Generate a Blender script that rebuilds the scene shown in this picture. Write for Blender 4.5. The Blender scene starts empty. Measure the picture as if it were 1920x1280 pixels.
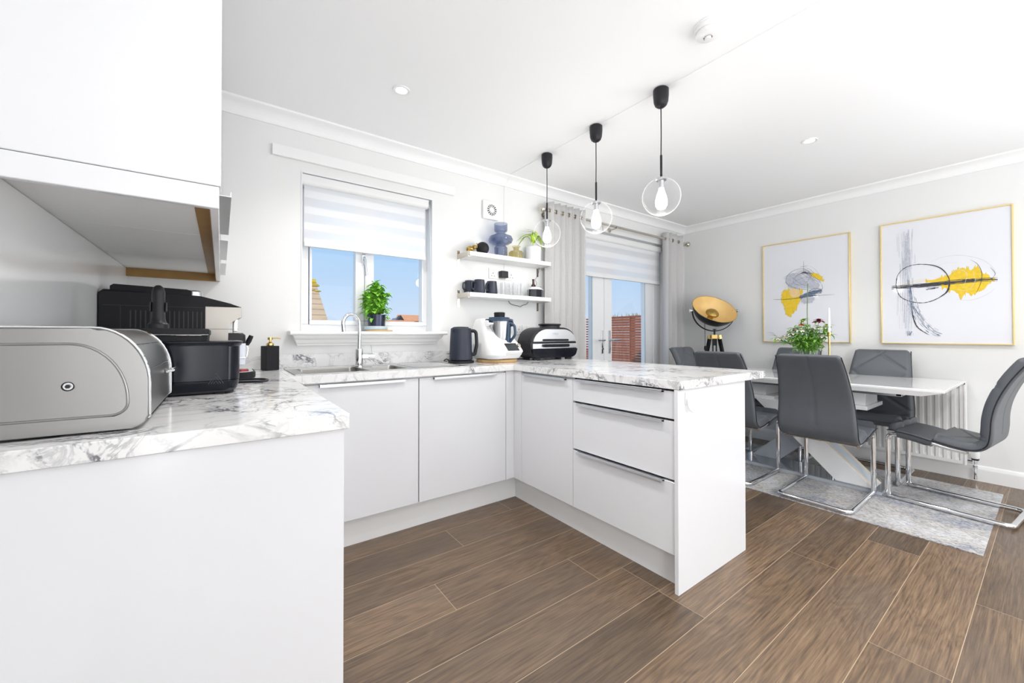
import bpy, bmesh, math, random
from mathutils import Vector, Matrix, noise
random.seed(7)
S = bpy.context.scene
COL = S.collection
PI = math.pi

# ------------------------------------------------------------------ camera
YAW, PITCH, ROLL, FPX = 0.6315, 0.0089, -0.0005, 746.6
cd = bpy.data.cameras.new('camera'); cam = bpy.data.objects.new('camera', cd); COL.objects.link(cam)
fw = Vector((math.sin(YAW)*math.cos(PITCH), math.cos(YAW)*math.cos(PITCH), math.sin(PITCH)))
rt = Vector((math.cos(YAW), -math.sin(YAW), 0)); up = rt.cross(fw)
r2 = rt*math.cos(ROLL)+up*math.sin(ROLL); u2 = -rt*math.sin(ROLL)+up*math.cos(ROLL)
m4 = Matrix.Identity(4)
for i in range(3):
    m4[i][0] = r2[i]; m4[i][1] = u2[i]; m4[i][2] = -fw[i]
m4.translation = (0, 0, 1.10)
cam.matrix_world = m4
cd.sensor_width = 36; cd.lens = FPX/1920*36; cd.shift_y = -(640-620.86)/1920; cd.clip_start = 0.02
S.camera = cam

# ------------------------------------------------------------------ world, sun, large lights, exposure
S.view_settings.view_transform = 'Standard'; S.view_settings.look = 'None'
S.view_settings.gamma = 1; S.view_settings.exposure = -0.11; S.view_settings.use_curve_mapping = False
w = bpy.data.worlds.new('sky'); S.world = w; w.use_nodes = True
nt = w.node_tree; nt.nodes.clear()
tc = nt.nodes.new('ShaderNodeTexCoord'); sp = nt.nodes.new('ShaderNodeSeparateXYZ'); rp = nt.nodes.new('ShaderNodeValToRGB')
bg = nt.nodes.new('ShaderNodeBackground'); wo = nt.nodes.new('ShaderNodeOutputWorld')
nt.links.new(tc.outputs['Generated'], sp.inputs[0]); nt.links.new(sp.outputs['Z'], rp.inputs[0])
nt.links.new(rp.outputs[0], bg.inputs[0]); nt.links.new(bg.outputs[0], wo.inputs[0])
rp.color_ramp.elements[0].position = 0.0; rp.color_ramp.elements[0].color = (.66, .79, .96, 1)
rp.color_ramp.elements[1].position = 0.30; rp.color_ramp.elements[1].color = (.30, .60, .96, 1)
bg.inputs[1].default_value = 1.07
def lamp(name, kind, loc, energy, size=None, direction=None, color=(1, 1, 1), sizey=None, parent=None):
    ld = bpy.data.lights.new(name, kind); ld.energy = energy; ld.color = color
    if kind == 'AREA':
        ld.shape = 'RECTANGLE'; ld.size = size; ld.size_y = sizey or size
    elif kind == 'SUN':
        ld.angle = size
    else:
        ld.shadow_soft_size = size
    o = bpy.data.objects.new(name, ld); COL.objects.link(o); o.location = loc
    if direction: o.rotation_euler = Vector(direction).to_track_quat('-Z', 'Y').to_euler()
    if parent: o.parent = parent
    return o
lamp('sun', 'SUN', (0, -4, 12), 3.2, 0.02, (.62, .55, -.62), (1, .96, .88))
# unseen area lights added outside the view to fill the room
lamp('room_fill_light', 'AREA', (1.2, -2.95, 1.0), 28, 3.6, (0, 1, .05), (.95, .975, 1), 2.2)  # added frontal fill, no glazing modelled behind the camera
lamp('ceiling_fill_light', 'AREA', (2.0, -.75, 1.0), 38, 3.8, (.0, .0, 1), (.95, .975, 1), 1.1)  # added uplight that brightens the ceiling
lamp('left_fill_light', 'AREA', (-.33, -1.9, 1.1), 60, 1.3, (1, .12, .0), (.95, .975, 1), 2.0)  # added fill for the drawer fronts, no doorway in this wall

lamp('right_fill_light', 'AREA', (4.5, -1.9, 1.2), 60, 1.7, (-1, .25, .0), (.95, .975, 1), 2.0)  # added fill from the right for the left wall, no window modelled
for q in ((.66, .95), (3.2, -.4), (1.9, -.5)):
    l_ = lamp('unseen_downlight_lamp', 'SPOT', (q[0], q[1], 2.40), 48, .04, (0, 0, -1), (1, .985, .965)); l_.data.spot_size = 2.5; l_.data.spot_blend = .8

# ------------------------------------------------------------------ materials
def node_mat(name):
    m = bpy.data.materials.new(name); m.use_nodes = True
    return m, m.node_tree.nodes, m.node_tree.links, m.node_tree.nodes['Principled BSDF']
def mat(name, col, rough=.5, metal=0, bump=0, bscale=60, var=0, vscale=8, spec=None, coat=0, emis=None, estr=0, trans=0, stretch=None):
    m, n, l, b = node_mat(name)
    b.inputs['Base Color'].default_value = (*col, 1); b.inputs['Roughness'].default_value = rough
    b.inputs['Metallic'].default_value = metal
    if spec is not None: b.inputs['Specular IOR Level'].default_value = spec
    if coat: b.inputs['Coat Weight'].default_value = coat; b.inputs['Coat Roughness'].default_value = .05
    if trans: b.inputs['Transmission Weight'].default_value = trans
    if emis: b.inputs['Emission Color'].default_value = (*emis, 1); b.inputs['Emission Strength'].default_value = estr
    t = n.new('ShaderNodeTexCoord'); mp = n.new('ShaderNodeMapping'); l.new(t.outputs['Object'], mp.inputs[0])
    if stretch: mp.inputs['Scale'].default_value = stretch
    nz = n.new('ShaderNodeTexNoise'); nz.inputs['Scale'].default_value = vscale; nz.inputs['Detail'].default_value = 4
    l.new(mp.outputs[0], nz.inputs[0])
    if var:
        mx = n.new('ShaderNodeMix'); mx.data_type = 'RGBA'
        mx.inputs[6].default_value = (*[max(0, c*(1-var)) for c in col], 1); mx.inputs[7].default_value = (*[min(1, c*(1+var)) for c in col], 1)
        l.new(nz.outputs[0], mx.inputs[0]); l.new(mx.outputs[2], b.inputs['Base Color'])
    if bump:
        n2 = n.new('ShaderNodeTexNoise'); n2.inputs['Scale'].default_value = bscale; n2.inputs['Detail'].default_value = 3
        l.new(mp.outputs[0], n2.inputs[0])
        bp = n.new('ShaderNodeBump'); bp.inputs['Strength'].default_value = bump; bp.inputs['Distance'].default_value = .002
        l.new(n2.outputs[0], bp.inputs['Height']); l.new(bp.outputs[0], b.inputs['Normal'])
    return m
def glassy(name, tint=(1, 1, 1), gloss=.5, base=.04, power=3, white=0):
    """thin clear glass: see-through, more reflective towards grazing"""
    m = bpy.data.materials.new(name); m.use_nodes = True; n = m.node_tree.nodes; l = m.node_tree.links; n.clear()
    o = n.new('ShaderNodeOutputMaterial'); t = n.new('ShaderNodeBsdfTransparent'); t.inputs[0].default_value = (*tint, 1)
    g = n.new('ShaderNodeBsdfGlossy'); g.inputs['Roughness'].default_value = .02
    lw = n.new('ShaderNodeLayerWeight'); lw.inputs[0].default_value = .5
    pw = n.new('ShaderNodeMath'); pw.operation = 'POWER'; pw.inputs[1].default_value = power
    ml = n.new('ShaderNodeMath'); ml.operation = 'MULTIPLY_ADD'; ml.inputs[1].default_value = gloss; ml.inputs[2].default_value = base; ml.use_clamp = True
    mx = n.new('ShaderNodeMixShader')
    l.new(lw.outputs['Facing'], pw.inputs[0]); l.new(pw.outputs[0], ml.inputs[0]); l.new(ml.outputs[0], mx.inputs[0])
    l.new(t.outputs[0], mx.inputs[1])
    if white:  # white diffuse painted into the rim as a stand-in for edge highlights
        d = n.new('ShaderNodeBsdfDiffuse'); d.inputs[0].default_value = (.95, .95, .95, 1); m2 = n.new('ShaderNodeMixShader'); m2.inputs[0].default_value = white
        l.new(g.outputs[0], m2.inputs[1]); l.new(d.outputs[0], m2.inputs[2]); l.new(m2.outputs[0], mx.inputs[2])
    else:
        l.new(g.outputs[0], mx.inputs[2])
    l.new(mx.outputs[0], o.inputs[0])
    return m
M = {}
M['wall'] = mat('painted plaster', (.83, .835, .83), .7, bump=.15, bscale=180, var=.015, vscale=3)
M['ceil'] = mat('ceiling paint', (.95, .955, .965), .8, bump=.1, bscale=150)
M['splash'] = mat('gloss wall panel', (.92, .93, .94), .12, var=.01)
M['trim'] = mat('white satin trim', (.90, .90, .90), .3, var=.01)
M['upvc'] = mat('white upvc', (.88, .89, .91), .25, var=.01)
M['gloss'] = mat('white gloss lacquer', (.77, .775, .80), .16, var=.008, vscale=2)
M['plinth'] = mat('white plinth', (.80, .80, .80), .22, var=.01)
M['carcass'] = mat('white melamine', (.92, .925, .92), .45, bump=.1, bscale=300, var=.02)
M['dark_gap'] = mat('dark gap', (.05, .05, .05), .8, var=.1)
M['alu'] = mat('brushed aluminium', (.62, .63, .65), .28, 1, bump=.05, bscale=200, var=.04, stretch=(1, 1, 30))
M['nickel'] = mat('satin nickel', (.62, .58, .52), .25, 1, var=.05)
M['chrome'] = mat('chrome', (.80, .81, .83), .06, 1, var=.02)
M['steel'] = mat('stainless steel', (.50, .50, .50), .30, 1, bump=.12, bscale=14, var=.10, vscale=5, stretch=(1, 1, 1))
M['bin_steel'] = mat('brushed bin steel', (.31, .305, .30), .34, 1, bump=.1, bscale=10, var=.16, vscale=3.5, stretch=(1.5, 1, .25))
M['steel_dark'] = mat('sink steel', (.36, .35, .33), .28, 1, var=.1)
M['chip'] = mat('gold chipboard edge', (.33, .18, .05), .5, bump=.3, bscale=90, var=.2, vscale=20)
M['black'] = mat('satin black plastic', (.014, .014, .018), .38, spec=.35, bump=.1, bscale=200, var=.2)
M['blackgl'] = mat('gloss black plastic', (.007, .008, .014), .16, var=.2, spec=.28)
M['blackmt'] = mat('matt black', (.014, .014, .017), .6, spec=.3, bump=.15, bscale=150, var=.1)
M['leather'] = mat('dark grey leatherette', (.095, .105, .12), .42, bump=.35, bscale=260, var=.08, vscale=12)
M['silverpl'] = mat('champagne silver plastic', (.50, .47, .43), .38, .6, var=.03)
M['brass'] = mat('brass', (.78, .56, .22), .22, 1, var=.08)
M['goldleaf'] = mat('gold leaf', (1.0, .64, .26), .42, .15, bump=.35, bscale=25, var=.16, vscale=9)
M['goldframe'] = mat('pale gold frame', (.86, .68, .33), .3, .7, var=.05)
M['paper'] = mat('art paper', (.80, .81, .86), .55, var=.01, vscale=3, coat=.6)
M['ink'] = mat('black ink', (.045, .045, .06), .6, var=.5, vscale=60)
M['bluegrey'] = mat('blue grey paint', (.13, .18, .28), .6, var=.5, vscale=60)
M['greypaint'] = mat('pale grey wash', (.52, .54, .62), .6, var=.3, vscale=70)
M['yellow'] = mat('yellow paint', (.86, .58, .03), .6, var=.22, vscale=40)
M['peach'] = mat('peach paint', (.85, .60, .30), .6, var=.2, vscale=40)
M['bamboo'] = mat('bamboo', (.62, .40, .18), .5, var=.2, vscale=30, stretch=(8, 1, 1))
M['mug'] = mat('navy stoneware', (.020, .026, .045), .45, bump=.2, bscale=120, var=.2)
M['whitepl'] = mat('white plastic', (.86, .86, .86), .3, var=.01)
M['whiteshade'] = mat('white enamel', (.86, .87, .88), .25, var=.01)
M['screen'] = mat('dark screen glass', (.04, .045, .05), .08, var=.1)
M['bluelid'] = mat('dark blue plastic', (.02, .05, .10), .3, var=.2)
M['soil'] = mat('soil', (.05, .03, .02), .9, bump=.8, bscale=80, var=.4)
M['leaf'] = mat('basil leaf', (.26, .60, .07), .45, bump=.3, bscale=60, var=.45, vscale=14)
M['leaf2'] = mat('bouquet leaf', (.19, .42, .06), .5, bump=.3, bscale=60, var=.6, vscale=20)
M['bright_leaf'] = mat('lime leaf', (.42, .62, .04), .45, bump=.3, bscale=60, var=.35, vscale=20)
M['petal_red'] = mat('crimson petal', (.20, .008, .03), .6, var=.4, vscale=60)
M['petal_white'] = mat('cream petal', (.85, .84, .74), .6, var=.08, vscale=60)
M['petal_orange'] = mat('orange petal', (.70, .14, .02), .6, var=.3, vscale=60)
M['stem'] = mat('green stem', (.10, .22, .06), .6, var=.3, vscale=40)
M['darkstem'] = mat('dark green stem', (.02, .07, .055), .5, var=.2)
M['candle'] = mat('white wax', (.88, .88, .86), .4, var=.01)
M['tablewhite'] = mat('white gloss table', (.86, .865, .875), .07, var=.006, coat=.5)
M['tablegrey'] = mat('grey gloss panel', (.46, .49, .54), .12, var=.03)
M['cream'] = mat('cream edge', (.78, .70, .58), .3, var=.03)
M['bluish'] = mat('pale blue inset', (.62, .70, .78), .15, var=.03)
M['base_glass'] = mat('smoked glass base', (.30, .33, .37), .04, .35, var=.02, coat=1)
M['rad'] = mat('white radiator enamel', (.88, .88, .87), .3, var=.01)
M['navy_pot'] = mat('dark metal pot', (.05, .055, .09), .22, .6, var=.5, vscale=3, stretch=(12, 12, 1))
M['pot_white'] = mat('pale glazed pot', (.78, .79, .84), .25, var=.02)
M['paleblue'] = mat('pale blue tray', (.50, .62, .68), .3, var=.05)
M['bulb'] = mat('lit bulb', (1, 1, 1), .4, emis=(1, .97, .92), estr=7)
M['led'] = mat('lit downlight', (1, 1, 1), .4, emis=(1, .98, .95), estr=9)
M['glass'] = glassy('window glass', gloss=.5, base=.02, power=4)
M['globe'] = glassy('clear globe glass', gloss=.8, base=.02, power=6, white=.6)
M['tumbler'] = glassy('tumbler glass', (.97, .975, .98), gloss=1.0, base=.04, power=3, white=.3)
M['vaseglass'] = glassy('smoky blue glass', (.50, .55, .68), gloss=.9, base=.05, power=3)
M['amberglass'] = glassy('amber glass', (.78, .72, .50), gloss=.9, base=.05, power=3)
M['milk'] = mat('frosted milk jug', (.74, .77, .86), .3, var=.02)
M['bottle'] = mat('brown glass bottle', (.06, .02, .02), .12, var=.2)
M['bronze'] = mat('antique gold', (.42, .28, .08), .35, .9, bump=.6, bscale=40, var=.5, vscale=30)
M['copper_berry'] = mat('dark red foil', (.30, .03, .05), .3, .4, var=.4, vscale=60)
M['rooftan'] = None
# curtain cloth
M['curtain'] = mat('pale grey curtain', (.62, .61, .61), .9, bump=.5, bscale=500, var=.06, vscale=60)
M['curtain'].node_tree.nodes['Principled BSDF'].inputs['Sheen Weight'].default_value = .3

def blind_mat(name, z0, pitch, duty):
    """zebra blind: opaque cloth bands alternating with sheer ones, at real heights"""
    m = bpy.data.materials.new(name); m.use_nodes = True; n = m.node_tree.nodes; l = m.node_tree.links; n.clear()
    o = n.new('ShaderNodeOutputMaterial'); g = n.new('ShaderNodeNewGeometry'); s = n.new('ShaderNodeSeparateXYZ')
    l.new(g.outputs['Position'], s.inputs[0])
    a = n.new('ShaderNodeMath'); a.operation = 'SUBTRACT'; a.inputs[1].default_value = z0; l.new(s.outputs['Z'], a.inputs[0])
    d = n.new('ShaderNodeMath'); d.operation = 'DIVIDE'; d.inputs[1].default_value = pitch; l.new(a.outputs[0], d.inputs[0])
    f = n.new('ShaderNodeMath'); f.operation = 'FRACT'; l.new(d.outputs[0], f.inputs[0])
    c = n.new('ShaderNodeMath'); c.operation = 'LESS_THAN'; c.inputs[1].default_value = duty; l.new(f.outputs[0], c.inputs[0])
    df = n.new('ShaderNodeBsdfDiffuse'); df.inputs[0].default_value = (.93, .935, .95, 1)
    tl = n.new('ShaderNodeBsdfTranslucent'); tl.inputs[0].default_value = (.9, .92, .95, 1)
    op = n.new('ShaderNodeMixShader'); op.inputs[0].default_value = .18; l.new(df.outputs[0], op.inputs[1]); l.new(tl.outputs[0], op.inputs[2])
    op2 = n.new('ShaderNodeMixShader'); op2.inputs[0].default_value = .35; l.new(df.outputs[0], op2.inputs[1]); l.new(tl.outputs[0], op2.inputs[2])
    tr = n.new('ShaderNodeBsdfTransparent'); sh = n.new('ShaderNodeMixShader'); sh.inputs[0].default_value = .05
    l.new(op2.outputs[0], sh.inputs[1]); l.new(tr.outputs[0], sh.inputs[2])
    mx = n.new('ShaderNodeMixShader'); l.new(c.outputs[0], mx.inputs[0]); l.new(op.outputs[0], mx.inputs[1]); l.new(sh.outputs[0], mx.inputs[2])
    l.new(mx.outputs[0], o.inputs[0])
    return m

def marble():
    m, n, l, b = node_mat('veined marble laminate')
    b.inputs['Roughness'].default_value = .14
    t = n.new('ShaderNodeTexCoord'); mp = n.new('ShaderNodeMapping'); l.new(t.outputs['Object'], mp.inputs[0])
    mp.inputs['Rotation'].default_value = (.5, .3, .5)
    def nz(scale, detail=6, rough=.6, dist=0):
        x = n.new('ShaderNodeTexNoise'); x.inputs['Scale'].default_value = scale; x.inputs['Detail'].default_value = detail
        x.inputs['Roughness'].default_value = rough; x.inputs['Distortion'].default_value = dist; l.new(mp.outputs[0], x.inputs[0]); return x
    def ridge(src, lo, hi):
        s = n.new('ShaderNodeMath'); s.operation = 'SUBTRACT'; s.inputs[1].default_value = .5; l.new(src.outputs[0], s.inputs[0])
        a = n.new('ShaderNodeMath'); a.operation = 'ABSOLUTE'; l.new(s.outputs[0], a.inputs[0])
        r = n.new('ShaderNodeMapRange'); r.inputs[1].default_value = lo; r.inputs[2].default_value = hi; r.inputs[3].default_value = 1; r.inputs[4].default_value = 0
        l.new(a.outputs[0], r.inputs[0]); return r
    v1 = ridge(nz(5.5, 8, .62, 1.2), 0, .035); v2 = ridge(nz(13, 6, .6, 1.6), 0, .05)
    patch = n.new('ShaderNodeMapRange'); patch.inputs[1].default_value = .46; patch.inputs[2].default_value = .61
    l.new(nz(4.2, 3).outputs[0], patch.inputs[0])
    ad = n.new('ShaderNodeMath'); ad.operation = 'MULTIPLY_ADD'; ad.inputs[1].default_value = .55; ad.use_clamp = True
    l.new(v2.outputs[0], ad.inputs[0]); l.new(v1.outputs[0], ad.inputs[2])
    pm = n.new('ShaderNodeMath'); pm.operation = 'MULTIPLY'; l.new(ad.outputs[0], pm.inputs[0]); l.new(patch.outputs[0], pm.inputs[1])
    fine = n.new('ShaderNodeMath'); fine.operation = 'MULTIPLY_ADD'; fine.inputs[1].default_value = .22; fine.use_clamp = True
    l.new(v1.outputs[0], fine.inputs[0]); l.new(pm.outputs[0], fine.inputs[2])
    smoke = nz(2.5, 4); sm = n.new('ShaderNodeMapRange'); sm.inputs[1].default_value = .4; sm.inputs[2].default_value = .75; sm.inputs[3].default_value = 0; sm.inputs[4].default_value = .25
    l.new(smoke.outputs[0], sm.inputs[0])
    mxA = n.new('ShaderNodeMix'); mxA.data_type = 'RGBA'; mxA.inputs[6].default_value = (.84, .84, .84, 1); mxA.inputs[7].default_value = (.58, .58, .60, 1)
    l.new(sm.outputs[0], mxA.inputs[0])
    mxB = n.new('ShaderNodeMix'); mxB.data_type = 'RGBA'; mxB.inputs[7].default_value = (.18, .18, .20, 1)
    l.new(fine.outputs[0], mxB.inputs[0]); l.new(mxA.outputs[2], mxB.inputs[6]); l.new(mxB.outputs[2], b.inputs['Base Color'])
    return m
M['marble'] = marble()

def planks():
    m, n, l, b = node_mat('oak laminate')
    at = n.new('ShaderNodeAttribute'); at.attribute_name = 'plank'
    t = n.new('ShaderNodeTexCoord'); 
    off = n.new('ShaderNodeVectorMath'); off.operation = 'MULTIPLY_ADD'; off.inputs[1].default_value = (7, 9, 3)
    l.new(at.outputs['Color'], off.inputs[0]); l.new(t.outputs['Object'], off.inputs[2])
    mp = n.new('ShaderNodeMapping'); mp.inputs['Scale'].default_value = (.55, 17, 1); l.new(off.outputs[0], mp.inputs[0])
    g = n.new('ShaderNodeTexNoise'); g.inputs['Scale'].default_value = 9; g.inputs['Detail'].default_value = 9; g.inputs['Roughness'].default_value = .68; g.inputs['Distortion'].default_value = .25
    l.new(mp.outputs[0], g.inputs[0])
    mp2 = n.new('ShaderNodeMapping'); mp2.inputs['Scale'].default_value = (.9, 5.5, 1); l.new(off.outputs[0], mp2.inputs[0])
    wv = n.new('ShaderNodeTexNoise'); wv.inputs['Scale'].default_value = 1.6; wv.inputs['Detail'].default_value = 3; wv.inputs['Distortion'].default_value = .6; l.new(mp2.outputs[0], wv.inputs[0])
    # cathedral figure: contour lines of the slow noise
    ct = n.new('ShaderNodeMath'); ct.operation = 'MULTIPLY'; ct.inputs[1].default_value = 60; l.new(wv.outputs[0], ct.inputs[0])
    sn = n.new('ShaderNodeMath'); sn.operation = 'SINE'; l.new(ct.outputs[0], sn.inputs[0])
    sa = n.new('ShaderNodeMath'); sa.operation = 'MULTIPLY_ADD'; sa.inputs[1].default_value = .045; l.new(sn.outputs[0], sa.inputs[0]); l.new(g.outputs[0], sa.inputs[2])
    rp = n.new('ShaderNodeValToRGB'); l.new(sa.outputs[0], rp.inputs[0])
    e = rp.color_ramp.elements; e[0].position = .28; e[0].color = (.058, .037, .024, 1); e[1].position = .75; e[1].color = (.265, .176, .104, 1)
    k = e.new(.5); k.color = (.150, .098, .060, 1)
    hv = n.new('ShaderNodeTexNoise'); hv.inputs['Scale'].default_value = 1.6; hv.inputs['Detail'].default_value = 2; l.new(off.outputs[0], hv.inputs[0])
    hs = n.new('ShaderNodeMix'); hs.data_type = 'RGBA'; hs.blend_type = 'MIX'
    gm = n.new('ShaderNodeMapRange'); gm.inputs[1].default_value = .45; gm.inputs[2].default_value = .7; gm.inputs[3].default_value = 0; gm.inputs[4].default_value = .5
    l.new(hv.outputs[0], gm.inputs[0]); l.new(gm.outputs[0], hs.inputs[0])
    hs.inputs[7].default_value = (.110, .085, .067, 1); l.new(rp.outputs[0], hs.inputs[6])
    sx = n.new('ShaderNodeSeparateColor'); l.new(at.outputs['Color'], sx.inputs[0])
    br = n.new('ShaderNodeMapRange'); br.inputs[3].default_value = .78; br.inputs[4].default_value = 1.35; l.new(sx.outputs[2], br.inputs[0])
    mu = n.new('ShaderNodeVectorMath'); mu.operation = 'SCALE'; l.new(hs.outputs[2], mu.inputs[0]); l.new(br.outputs[0], mu.inputs['Scale'])
    l.new(mu.outputs[0], b.inputs['Base Color']); b.inputs['Roughness'].default_value = .33
    bp = n.new('ShaderNodeBump'); bp.inputs['Strength'].default_value = .25; bp.inputs['Distance'].default_value = .002
    l.new(g.outputs[0], bp.inputs['Height']); l.new(bp.outputs[0], b.inputs['Normal'])
    return m
M['oak'] = planks()
M['oakgap'] = mat('plank bevel', (.52, .40, .27), .6, var=.1)

def rugmat():
    m, n, l, b = node_mat('faded woven rug'); b.inputs['Roughness'].default_value = .95
    t = n.new('ShaderNodeTexCoord'); mp = n.new('ShaderNodeMapping'); mp.inputs['Scale'].default_value = (2.2, 1, 1); l.new(t.outputs['Object'], mp.inputs[0])
    a = n.new('ShaderNodeTexNoise'); a.inputs['Scale'].default_value = 55; a.inputs['Detail'].default_value = 6; a.inputs['Roughness'].default_value = .75; l.new(mp.outputs[0], a.inputs[0])
    c = n.new('ShaderNodeTexNoise'); c.inputs['Scale'].default_value = 2.6; c.inputs['Detail'].default_value = 5; c.inputs['Roughness'].default_value = .6; l.new(t.outputs['Object'], c.inputs[0])
    r1 = n.new('ShaderNodeValToRGB'); l.new(c.outputs[0], r1.inputs[0]); e = r1.color_ramp.elements
    e[0].position = .36; e[0].color = (.16, .18, .24, 1); e[1].position = .62; e[1].color = (.62, .63, .66, 1); k = e.new(.47); k.color = (.40, .37, .33, 1)
    r2 = n.new('ShaderNodeValToRGB'); l.new(a.outputs[0], r2.inputs[0]); e = r2.color_ramp.elements
    e[0].position = .40; e[0].color = (.10, .11, .16, 1); e[1].position = .56; e[1].color = (.78, .78, .78, 1)
    mx = n.new('ShaderNodeMix'); mx.data_type = 'RGBA'; mx.inputs[0].default_value = .45; l.new(r1.outputs[0], mx.inputs[6]); l.new(r2.outputs[0], mx.inputs[7])
    l.new(mx.outputs[2], b.inputs['Base Color'])
    bp = n.new('ShaderNodeBump'); bp.inputs['Strength'].default_value = .6; bp.inputs['Distance'].default_value = .004; l.new(a.outputs[0], bp.inputs['Height']); l.new(bp.outputs[0], b.inputs['Normal'])
    return m
M['rug'] = rugmat()
def rowmat(name, c1, c2, axis, pitch, line=.12, moss=None):
    """tile courses / boards: dark line every pitch along an axis of the object"""
    m, n, l, b = node_mat(name); b.inputs['Roughness'].default_value = .8
    t = n.new('ShaderNodeTexCoord'); s = n.new('ShaderNodeSeparateXYZ'); l.new(t.outputs['Object'], s.inputs[0])
    d = n.new('ShaderNodeMath'); d.operation = 'DIVIDE'; d.inputs[1].default_value = pitch; l.new(s.outputs[axis], d.inputs[0])
    f = n.new('ShaderNodeMath'); f.operation = 'FRACT'; l.new(d.outputs[0], f.inputs[0])
    c = n.new('ShaderNodeMath'); c.operation = 'LESS_THAN'; c.inputs[1].default_value = line; l.new(f.outputs[0], c.inputs[0])
    nz = n.new('ShaderNodeTexNoise'); nz.inputs['Scale'].default_value = 3; nz.inputs['Detail'].default_value = 6; l.new(t.outputs['Object'], nz.inputs[0])
    v = n.new('ShaderNodeMix'); v.data_type = 'RGBA'; v.inputs[6].default_value = (*[q*.75 for q in c1], 1); v.inputs[7].default_value = (*[min(1, q*1.2) for q in c1], 1); l.new(nz.outputs[0], v.inputs[0])
    mx = n.new('ShaderNodeMix'); mx.data_type = 'RGBA'; l.new(c.outputs[0], mx.inputs[0]); l.new(v.outputs[2], mx.inputs[6]); mx.inputs[7].default_value = (*c2, 1)
    l.new(mx.outputs[2], b.inputs['Base Color'])
    return m
M['rooftan'] = rowmat('tan roof tiles', (.62, .40, .24), (.30, .17, .10), 'Z', .16)
M['rooforange'] = rowmat('orange roof tiles', (.80, .33, .15), (.45, .17, .08), 'Z', .14)
M['moss'] = mat('yellow moss', (.62, .42, .03), .9, bump=.8, bscale=8, var=.35, vscale=6)
M['brick'] = mat('house render', (.62, .58, .52), .8, var=.1)
M['darkwood'] = mat('dark stained boards', (.12, .05, .03), .7, var=.3)
M['fence'] = mat('red cedar slats', (.30, .095, .050), .6, bump=.4, bscale=30, var=.35, vscale=7, stretch=(1, 1, 6))
M['grass'] = mat('dry grass', (.45, .42, .15), .9, var=.4)
M['patio'] = mat('pale paving', (.55, .53, .50), .8, bump=.3, bscale=20, var=.15, vscale=3)

# ------------------------------------------------------------------ helpers
ROOTM = {}
def tag(o, label=None, cat=None, group=None, kind=None):
    if label: o['label'] = label
    if cat: o['category'] = cat
    if group: o['group'] = group
    if kind: o['kind'] = kind
    return o
def thing(name, label, cat, loc=(0, 0, 0), rotz=0, group=None):
    o = bpy.data.objects.new(name, None); o.empty_display_size = .1; COL.objects.link(o)
    o.location = loc; o.rotation_euler = (0, 0, rotz)
    ROOTM[o] = (Matrix.Translation(loc) @ Matrix.Rotation(rotz, 4, 'Z')).inverted()
    return tag(o, label, cat, group)
def obj(name, bm, mats, parent=None, smooth=True, local=False, angle=35):
    me = bpy.data.meshes.new(name); bmesh.ops.recalc_face_normals(bm, faces=bm.faces); bm.to_mesh(me); bm.free()
    for m in (mats if isinstance(mats, (list, tuple)) else [mats]): me.materials.append(M[m] if isinstance(m, str) else m)
    if smooth:
        me.shade_smooth()
        me.set_sharp_from_angle(angle=math.radians(angle))
    o = bpy.data.objects.new(name, me); COL.objects.link(o)
    if smooth and angle <= 45:
        wn = o.modifiers.new('normals', 'WEIGHTED_NORMAL'); wn.keep_sharp = True; wn.weight = 80
    if parent:
        o.parent = parent; ROOTM[o] = ROOTM.get(parent, Matrix.Identity(4))
        if not local: me.transform(ROOTM[o])
    return o
def single(name, bm, mats, label, cat, origin=None, group=None, **k):
    """a thing that is one mesh; origin moved to its base"""
    o = obj(name, bm, mats, **k)
    if origin is not None:
        o.data.transform(Matrix.Translation(-Vector(origin))); o.location = origin
    return tag(o, label, cat, group)
def struct(name, bm, mats, parent=None, **k):
    o = obj(name, bm, mats, parent, **k)
    if not parent: o['kind'] = 'structure'
    return o
def N(): return bmesh.new()
def framebox(bm, x0, x1, y0, y1, z0, z1, wl, wr, wb, wt_, bev=.004):
    box(bm, x0, x1, y0, y1, z0, z0+wb, bev); box(bm, x0, x1, y0, y1, z1-wt_, z1, bev)
    box(bm, x0, x0+wl, y0, y1, z0+wb, z1-wt_, bev); box(bm, x1-wr, x1, y0, y1, z0+wb, z1-wt_, bev)
def merge(bm, tmp, mi=0, mx=None):
    me = bpy.data.meshes.new('t'); 
    if mx is not None: tmp.transform(mx)
    for f in tmp.faces: f.material_index = mi
    tmp.to_mesh(me); tmp.free(); bm.from_mesh(me); bpy.data.meshes.remove(me); return bm
def box(bm, x0, x1, y0, y1, z0, z1, bev=0, mi=0, seg=2, mx=None):
    t = bmesh.new(); r = bmesh.ops.create_cube(t, size=1)
    for v in t.verts: v.co = Vector(((x0+x1)/2+v.co.x*(x1-x0), (y0+y1)/2+v.co.y*(y1-y0), (z0+z1)/2+v.co.z*(z1-z0)))
    if bev: bmesh.ops.bevel(t, geom=t.edges[:], offset=bev, segments=seg, profile=.5, affect='EDGES')
    return merge(bm, t, mi, mx)
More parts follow.
